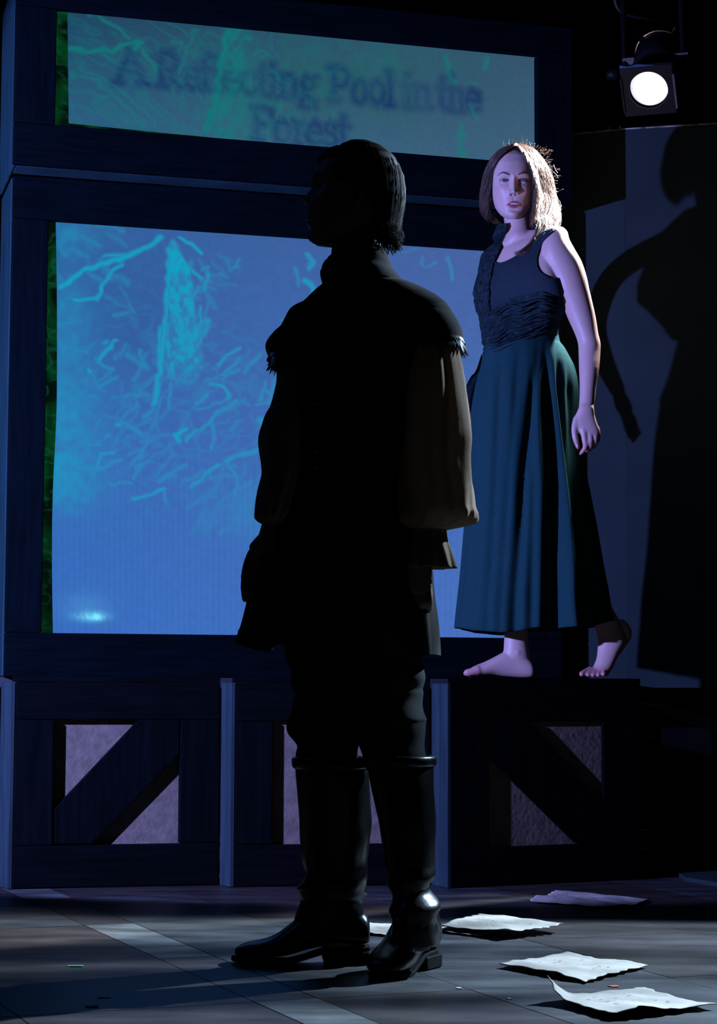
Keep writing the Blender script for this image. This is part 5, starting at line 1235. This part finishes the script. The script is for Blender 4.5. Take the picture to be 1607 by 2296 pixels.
# flared cuffs with flutes
def cuff(rows, fl, seed):
    rr = scan(rows, 5, 96, 2.0, lambda t, th, px, py: fl * t * t * np.sin(th * 7 + seed) + fl * .4 * t * np.sin(th * 13 + seed * 2))
    o = mo('cuff_ruffle', *rings(rr, False), M['linen'], mroot, True); s_ = o.modifiers.new('thick', 'SOLIDIFY'); s_.thickness = .002
cuff([(1184, 922, 999, .038, MY - .09), (1196, 921, 999, .038, MY - .09), (1212, 917, 1000, .042, MY - .09), (1240, 911, 1008, .050, MY - .09), (1274, 908, 1016, .056, MY - .09)], .007, .4)
cuff([(1176, 592, 630, .036, MY - .06), (1190, 590, 628, .036, MY - .06), (1206, 577, 626, .042, MY - .06), (1226, 562, 626, .050, MY - .06), (1240, 570, 630, .052, MY - .06)], .006, 1.7)

# breeches
def br_fold(seed):
    def f(t, th, px, py): return 0.007 * np.sin(py / 16.0 + 1.2 * np.sin(th + seed)) * np.clip((py - 1480) / 60, 0, 1) * (0.4 + 0.6 * vnoise(np.cos(th) * 1.2 + 5 + seed, np.sin(th) * 1.2 + py / 60)) + 0.004 * (vnoise(np.cos(th) * 2 + 9 + seed, np.sin(th) * 2 + py / 40) - .5)
    return f
b1 = S([(1380, 645, 830, .120, MY + .02), (1443, 636, 826, .118, MY + .03), (1480, 642, 822, .112, MY + .04), (1505, 652, 820, .106, MY + .045), (1534, 655, 818, .102, MY + .05), (1555, 662, 817, .098, MY + .05), (1571, 656, 816, .098, MY + .055), (1602, 650, 815, .098, MY + .06), (1639, 650, 812, .092, MY + .065), (1669, 663, 808, .084, MY + .07), (1688, 657, 807, .082, MY + .07), (1712, 664, 806, .076, MY + .075), (1735, 672, 800, .07, MY + .08)], 5, 60, 2.1, br_fold(0))
b2 = S([(1380, 770, 950, .120, MY), (1443, 775, 944, .118, MY), (1471, 778, 944, .112, MY), (1492, 780, 949, .108, MY), (1516, 783, 952, .105, MY), (1542, 787, 946, .10, MY), (1558, 789, 951, .10, MY), (1597, 793, 950, .096, MY), (1612, 795, 952, .094, MY), (1623, 797, 949, .092, MY), (1649, 799, 951, .09, MY - .005), (1680, 802, 957, .086, MY - .01), (1702, 812, 960, .08, MY - .012), (1730, 832, 958, .072, MY - .015)], 5, 60, 2.1, br_fold(3))
mo('breeches', *merge(b1, b2), M['breeches'], mroot, True)
# boots
def boot(shaft, foot, extra, soles, heel):
    sh = S(shaft, 5, 48, 2.1, lambda t, th, px, py: 0.006 * np.sin(py / 11.0 + th) * np.exp(-((py - 2000) / 55) ** 2) + .003 * (vnoise(np.cos(th) * 2 + 7, np.sin(th) * 2 + py / 40) - .5))
    ft = rings(foot, True)
    o = remesh('boot', [sh, ft] + extra, 0.0045, 4, M['leather'], mroot)
    bevelled('sole', soles, M['sole'], o, .002); bevelled('heel', heel, M['sole'], o, .003)
    return o
BR = MY + .11
shaft_r = [(1703, 676, 806, .070, MY + .08), (1708, 663, 815, .080, MY + .08), (1722, 662, 824, .084, MY + .082), (1767, 666, 829, .084, MY + .085), (1819, 670, 831, .080, MY + .09), (1858, 672, 831, .077, MY + .095), (1910, 676, 826, .072, MY + .10), (1952, 681, 821, .069, MY + .105), (1974, 681, 824, .072, MY + .107), (1990, 671, 826, .075, MY + .108), (2004, 669, 822, .072, BR), (2018, 668, 806, .062, BR), (2031, 667, 809, .058, BR), (2044, 666, 817, .055, BR), (2070, 662, 824, .050, BR), (2100, 660, 828, .046, BR)]
foot_r_ = hscan([(829, 2076, 2112, .030, BR), (822, 2052, 2114, .038, BR), (795, 2040, 2118, .042, BR), (755, 2040, 2120, .043, BR), (715, 2045, 2122, .043, BR), (680, 2052, 2130, .045, BR), (650, 2072, 2140, .048, BR), (620, 2094, 2143, .050, BR), (590, 2106, 2143, .050, BR), (560, 2111, 2143, .046, BR), (538, 2119, 2142, .036, BR), (526, 2127, 2141, .020, BR)], 4, 32, 2.3)
def sole_poly(pts):  # outline (px, py) on the ground, thick
    g0 = [at_z(x, y, 0.0) for x, y in pts]; n_ = len(g0)
    return np.array([(p[0], p[1], 0.001) for p in g0] + [(p[0], p[1], 0.011) for p in g0]), [tuple(range(n_))[::-1], tuple(range(n_, 2 * n_))] + [(i, (i + 1) % n_, (i + 1) % n_ + n_, i + n_) for i in range(n_)]
def sole_shape(p_heel, p_toe, hw, lift0=0.0):
    """sole along a line on the ground from heel to toe; hw: half widths along it; z follows the shank arch"""
    a = np.array(p_heel); b = np.array(p_toe); d = b - a; L_ = np.linalg.norm(d[:2]); d /= L_; nrm = np.array([-d[1], d[0], 0]); rr = []
    for t_, w_, z_ in hw:
        c = a + d * L_ * t_; rr.append([c + nrm * w_ + np.array([0, 0, z_]), c - nrm * w_ + np.array([0, 0, z_]), c - nrm * w_ + np.array([0, 0, z_ + .010]), c + nrm * w_ + np.array([0, 0, z_ + .010])])
    return rings(rr, True)
HW = [(0.0, .020, .030), (.05, .029, .030), (.2, .031, .029), (.33, .030, .024), (.48, .033, .010), (.6, .038, .001), (.75, .043, .001), (.88, .038, .002), (.96, .026, .005), (1.0, .008, .007)]
hr_ = np.array(at_z(829, 2148, 0)); tr_ = np.array(at_z(523, 2150, 0))
hr_[1] = tr_[1] = BR
def heel_block(p_heel, p_toe, l, w, h):
    a = np.array(p_heel); b = np.array(p_toe); d = b - a; d /= np.linalg.norm(d); nrm = np.array([-d[1], d[0], 0])
    bot = [a + d * .004 - nrm * w, a + d * l - nrm * w * .92, a + d * l + nrm * w * .92, a + d * .004 + nrm * w]; tp_ = [a - nrm * w * .95, a + d * (l + .008) - nrm * w, a + d * (l + .008) + nrm * w, a + nrm * w * .95]
    return np.array([p + np.array([0, 0, .001]) for p in bot] + [p + np.array([0, 0, h]) for p in tp_]), box(0, 1, 0, 1, 0, 1)[1]
boot(shaft_r, foot_r_, [], sole_shape(hr_, tr_, HW), heel_block(hr_, tr_, .10, .033, .030))
# his left boot points towards the viewer and to the left
hl = np.array(at_z(962, 2166, 0)); tl2 = np.array(at_z(846, 2199, 0))
d = tl2 - hl; L2 = np.linalg.norm(d); d /= L2; nr = np.array([-d[1], d[0], 0])
ftl = []
for t_, w_, z0, z1 in ((-.02, .022, .045, .085), (.03, .035, .034, .12), (.15, .040, .034, .155), (.30, .041, .032, .150), (.45, .042, .022, .120), (.58, .046, .012, .088), (.72, .049, .010, .067), (.86, .045, .010, .052), (.95, .032, .012, .042), (1.0, .016, .014, .030)):
    c = hl + d * L2 * t_; c = c + np.array([0, 0, (z0 + z1) / 2]); ftl.append(np.concatenate([c, [w_, (z1 - z0) / 2]]))
ftl = catmull(ftl, 4); ftl = np.array([superring(q[:3], q[3], q[4], 32, 2.3, nr, (0, 0, 1)) for q in ftl])
LYB = float(hl[1])
shaft_l = [(1698, 824, 966, .074, MY - .015), (1702, 822, 971, .080, MY - .015), (1716, 823, 971, .082, MY - .015), (1754, 830, 972, .084, MY - .018), (1806, 841, 975, .082, MY - .02), (1858, 852, 976, .078, MY - .025), (1910, 860, 975, .072, MY - .03), (1937, 864, 975, .070, MY - .035), (1967, 869, 973, .066, MY - .04), (1987, 874, 966, .060, MY - .043), (2007, 876, 972, .062, MY - .046), (2031, 871, 984, .068, MY - .05), (2048, 873, 984, .068, MY - .052), (2066, 881, 980, .060, MY - .055), (2090, 880, 982, .056, MY - .058), (2120, 884, 982, .048, MY - .06)]
boot(shaft_l, ftl, [], sole_shape(hl, tl2, HW), heel_block(hl, tl2, .075, .034, .030))
# turned-down boot tops
for rws in ([(1700, 661, 818, .085, MY + .08), (1704, 658, 822, .088, MY + .08), (1716, 659, 824, .088, MY + .08), (1720, 662, 823, .085, MY + .08)], [(1697, 820, 970, .084, MY - .015), (1700, 818, 974, .087, MY - .015), (1710, 820, 974, .087, MY - .015), (1714, 823, 972, .084, MY - .015)]):
    o = mo('boot_top', *rings(scan(rws, 3, 60, 2.1), False), M['leather'], mroot, True); s_ = o.modifiers.new('thick', 'SOLIDIFY'); s_.thickness = .004
# hair of the man: cap plus straight strands to the nape
mcap = hair_cap(MV, lambda x, y, z: (z > 0.058) & (y < .075) | (y < 0.02) & (z > 0.01) | (y < -0.035) & (z > -0.11), 0.007, MM, M['man_hair'], mroot, 'hair_cap')
mp2 = []
hm = np.random.RandomState(9)
for _ in range(1500):
    az = hm.uniform(-2.6, 2.6)       # around the head, 0 = back of the head
    st_ = hm.uniform(0, 1)
    xw, yb_ = 0.087, 0.1135
    if abs(az) > 1.75: zend = hm.uniform(0.02, 0.04)
    elif abs(az) > 1.15: zend = hm.uniform(-.055, -.03)
    else: zend = hm.uniform(-.138, -.10)
    P_ = []
    for t_ in np.linspace(0, 1, 12):
        if t_ < .55:
            a = t_ / .55 * math.pi / 2; rad_ = math.sin(a); z_ = 0.109 * math.cos(a) * 1.0 + 0.0
        else:
            u_ = (t_ - .55) / .45; z_ = zend * u_; rad_ = 1.0 - 0.22 * max(0, u_ * abs(zend) / .13 - .2)
        x_ = xw * math.sin(az) * rad_; y_ = -0.012 - (yb_ - 0.012) * math.cos(az) * rad_ if math.cos(az) > 0 else -0.012 - 0.088 * math.cos(az) * rad_
        P_.append((x_ + hm.normal(0, .0008), y_ + hm.normal(0, .0008), z_))
    sh = 1 + hm.uniform(-.01, .03)
    P_ = np.array(P_) * np.array([sh, sh, 1])
    if abs(az) < 1.15: P_[-1, :2] *= 1.06 + hm.uniform(-.05, .09)
    P_ = np.array([MM @ Vector(p) for p in P_])
    mp2.append(tube(P_, np.linspace(.0012, .0006, 12) * hm.uniform(.7, 1.3), 4, 1, False))
mo('hair', *merge(*mp2), M['man_hair'], mroot, True)
for s in (-1, 1):
    V_ = []
    for x, z, h in catmull([(0.014, 0.019, .004), (0.026, 0.022, .0045), (0.038, 0.022, .004), (0.050, 0.016, .002)], 4):
        i = np.argmin(np.abs(MV[:, 0, 2] - z)); row = MV[i]; j = np.where(row[:, 1] > 0)[0]; j = j[np.argmin(np.abs(row[j][:, 0] - s * x))]
        p = np.array([s * x, row[j, 1], z]); V_.append([p + np.array([0, 0, -h]), p + np.array([0, .002, 0]), p + np.array([0, 0, h]), p + np.array([0, -.003, 0])])
    recalc(mo('eyebrow', *xf(rings(V_, True), MM), M['man_hair'], mroot, True))

# ------------------------------------------------------------------ parchment sheets on the floor
def sheet(label, corners, seed, bumps=0.008, curl=None, base=0.004, marks=True):
    """corners: photo pixels on the floor going round; nx, ny grid with torn edges and lifted corners"""
    rs = np.random.RandomState(seed); c = [at_z(x, y, 0) for x, y in corners]
    nx, ny = 40, 30
    Vt = np.zeros((ny, nx, 3))
    for i in range(ny):
        for j in range(nx):
            s, t_ = j / (nx - 1), i / (ny - 1)
            s2 = s + (vnoise(t_ * 14 + seed, seed * 3.1 + (0 if s < .5 else 9)) - .5) * 0.045 * (abs(s - .5) * 2) ** 6
            t2 = t_ + (vnoise(s * 16 + seed * 2, seed * 1.7 + (0 if t_ < .5 else 7)) - .5) * 0.06 * (abs(t_ - .5) * 2) ** 6
            p = (c[0] * (1 - s2) + c[1] * s2) * (1 - t2) + (c[3] * (1 - s2) + c[2] * s2) * t2
            h = base + bumps * 0.6 * (vnoise(s * 3.3 + seed, t_ * 3 + seed) ** 2) * 1.8 + bumps * 0.35 * vnoise(s * 9 + seed, t_ * 8)
            if curl is not None: h += curl(s, t_) * (1.0 if seed == 6 else 0.6)
            Vt[i, j] = (p[0], p[1], h)
    cen = (c[0] + c[1] + c[2] + c[3]) / 4
    Vt = Vt - np.array([cen[0], cen[1], 0])
    f_ = [(i * nx + j, i * nx + j + 1, (i + 1) * nx + j + 1, (i + 1) * nx + j) for i in range(ny - 1) for j in range(nx - 1)]
    me = mesh_data('parchment_sheet', Vt.reshape(-1, 3), f_, M['paper'], True)
    me.materials.append(M['paper_edge'])
    o = link('parchment_sheet', me); o.location = (cen[0], cen[1], 0)
    bm = bmesh.new(); bm.from_mesh(me); bmesh.ops.recalc_face_normals(bm, faces=bm.faces); bm.to_mesh(me); bm.free()
    s_ = o.modifiers.new('thick', 'SOLIDIFY'); s_.thickness = .0016; s_.offset = 0; s_.material_offset_rim = 1
    tag(o, label, 'paper', 'parchment sheets strewn on the floor')
    if marks:       # a few faded ink strokes lying on the sheet
        pc = []
        for _ in range(16):
            i, j = rs.randint(5, ny - 6), rs.randint(7, nx - 9); p = Vt[i, j]; q = Vt[i, j + 1]; d_ = (q - p); d_ /= np.linalg.norm(d_) + 1e-9
            l = rs.uniform(.004, .011); e_ = np.array([-d_[1], d_[0], 0]) * .0012; z_ = np.array([0, 0, .0016])
            pc.append((np.array([p - e_ + z_, p + d_ * l - e_ + z_, p + d_ * l + e_ + z_, p + e_ + z_]), [(0, 1, 2, 3)]))
        mo('ink_mark', *merge(*[(v_ + np.array([cen[0], cen[1], 0]), ff) for v_, ff in pc]), M['ink'], o)['kind'] = 'stuff'
    return o
M['ink'] = mat('faded_ink', (0.28, 0.25, 0.21), 0.8, 0.1, 0.2)
sheet('torn parchment sheet farthest back, below the barefoot person', ((1187, 2027), (1250, 2006), (1457, 2022), (1400, 2042)), 1, .010, lambda s, t_: .020 * max(0, s - .75) * (1 - t_) * 0 + .022 * math.exp(-((s - .22) / .16) ** 2) * (1 - t_) ** 2 + .012 * max(0, s - .7))
sheet('parchment sheet tucked under another beside the black boot heel', ((958, 2088), (1050, 2074), (1150, 2086), (1075, 2103)), 2, .004, lambda s, t_: .0, .003, False)
sheet('lifted parchment sheet lying on top of another behind the boots', ((984, 2089), (1076, 2065), (1268, 2092), (1135, 2109)), 3, .008, lambda s, t_: .010 + .012 * math.exp(-((s - .35) / .15) ** 2) * (1 - t_) + .010 * t_, .006)
sheet('parchment sheet glimpsed between the two black boots', ((790, 2096), (815, 2076), (915, 2080), (890, 2102)), 4, .006, None, .004, False)
sheet('diamond-lying parchment sheet with two raised bumps, lit brightest', ((1119, 2171), (1272, 2148), (1453, 2171), (1312, 2207)), 5, .008, lambda s, t_: .016 * math.exp(-((s - .12) / .14) ** 2 - ((t_ - .25) / .3) ** 2) + .012 * max(0, s - .6) * (1 - t_) + .002, .003)
sheet('nearest parchment sheet with one corner curled up off the floor', ((1224, 2247), (1440, 2222), (1600, 2265), (1378, 2291)), 6, .008, lambda s, t_: .042 * max(0, 1 - (s * 1.0 + t_ * .9) / .30) ** 1.6 + .026 * math.exp(-((s - .28) / .2) ** 2) * t_ ** 2 * 0.6 + .002, .003)
# scraps
def scrap(name, label, px, py, l, w, m_, rot=0.0, cat='scrap', group=None):
    c = at_z(px, py, 0); d_ = np.array([math.cos(rot), math.sin(rot)]); e_ = np.array([-d_[1], d_[0]])
    pts = []
    for k in range(10):
        a = 2 * math.pi * k / 10; r_ = 1 + 0.22 * math.sin(3 * a + px)
        q = d_ * l / 2 * math.copysign(abs(math.cos(a)) ** .5, math.cos(a)) * r_ + e_ * w / 2 * math.copysign(abs(math.sin(a)) ** .5, math.sin(a)); pts.append(q)
    v = [(p[0], p[1], .0012) for p in pts] + [(p[0] * .97, p[1] * .97, .0017 + .0008 * abs(math.sin(k))) for k, p in enumerate(pts)]
    o = mo(name, v, [tuple(range(10))[::-1], tuple(range(10, 20))] + [(i, (i + 1) % 10, (i + 1) % 10 + 10, i + 10) for i in range(10)], m_)
    o.location = (c[0], c[1], 0); return tag(o, label, cat, group)
def tape(label, px, py, l, w, rot):
    v, f_ = box(-l / 2, l / 2, -w / 2, w / 2, .0008, .0018)
    v2, f2_ = box(l / 2 - .014, l / 2 + .012, -w / 2 - .006, w / 2 - .006, .0019, .0028)
    o = mo('tape_mark', *merge((v, f_), (v2, f2_)), M['green_tape']); c = at_z(px, py, 0); o.location = (c[0], c[1], 0); o.rotation_euler = (0, 0, rot); return tag(o, label, 'tape')
tape('bright green tape mark in the light pool left of the boots', 163, 2167, .022, .012, 0.03)
tape('dim green tape mark inside the floor shadow of the booted person', 228, 2237, .012, .010, 0.1)
scrap('dry_leaf', 'small dark leaf scrap in the floor shadow of the booted person', 207, 2259, .024, .020, M['leaf'], .3, 'leaf')
scrap('paper_scrap', 'small red paper scrap between the two nearest parchment sheets', 1376, 2213, .020, .022, M['red_scrap'], .2)
scrap('paper_scrap', 'tiny pale paper fleck on the floor right of the near boot', 1029, 2217, .011, .016, M['paper'], .1)
scrap('paper_scrap', 'tiny pale paper fleck left of the curled parchment', 1142, 2241, .009, .012, M['paper'], .5)

wroot.location.z += 0.0015
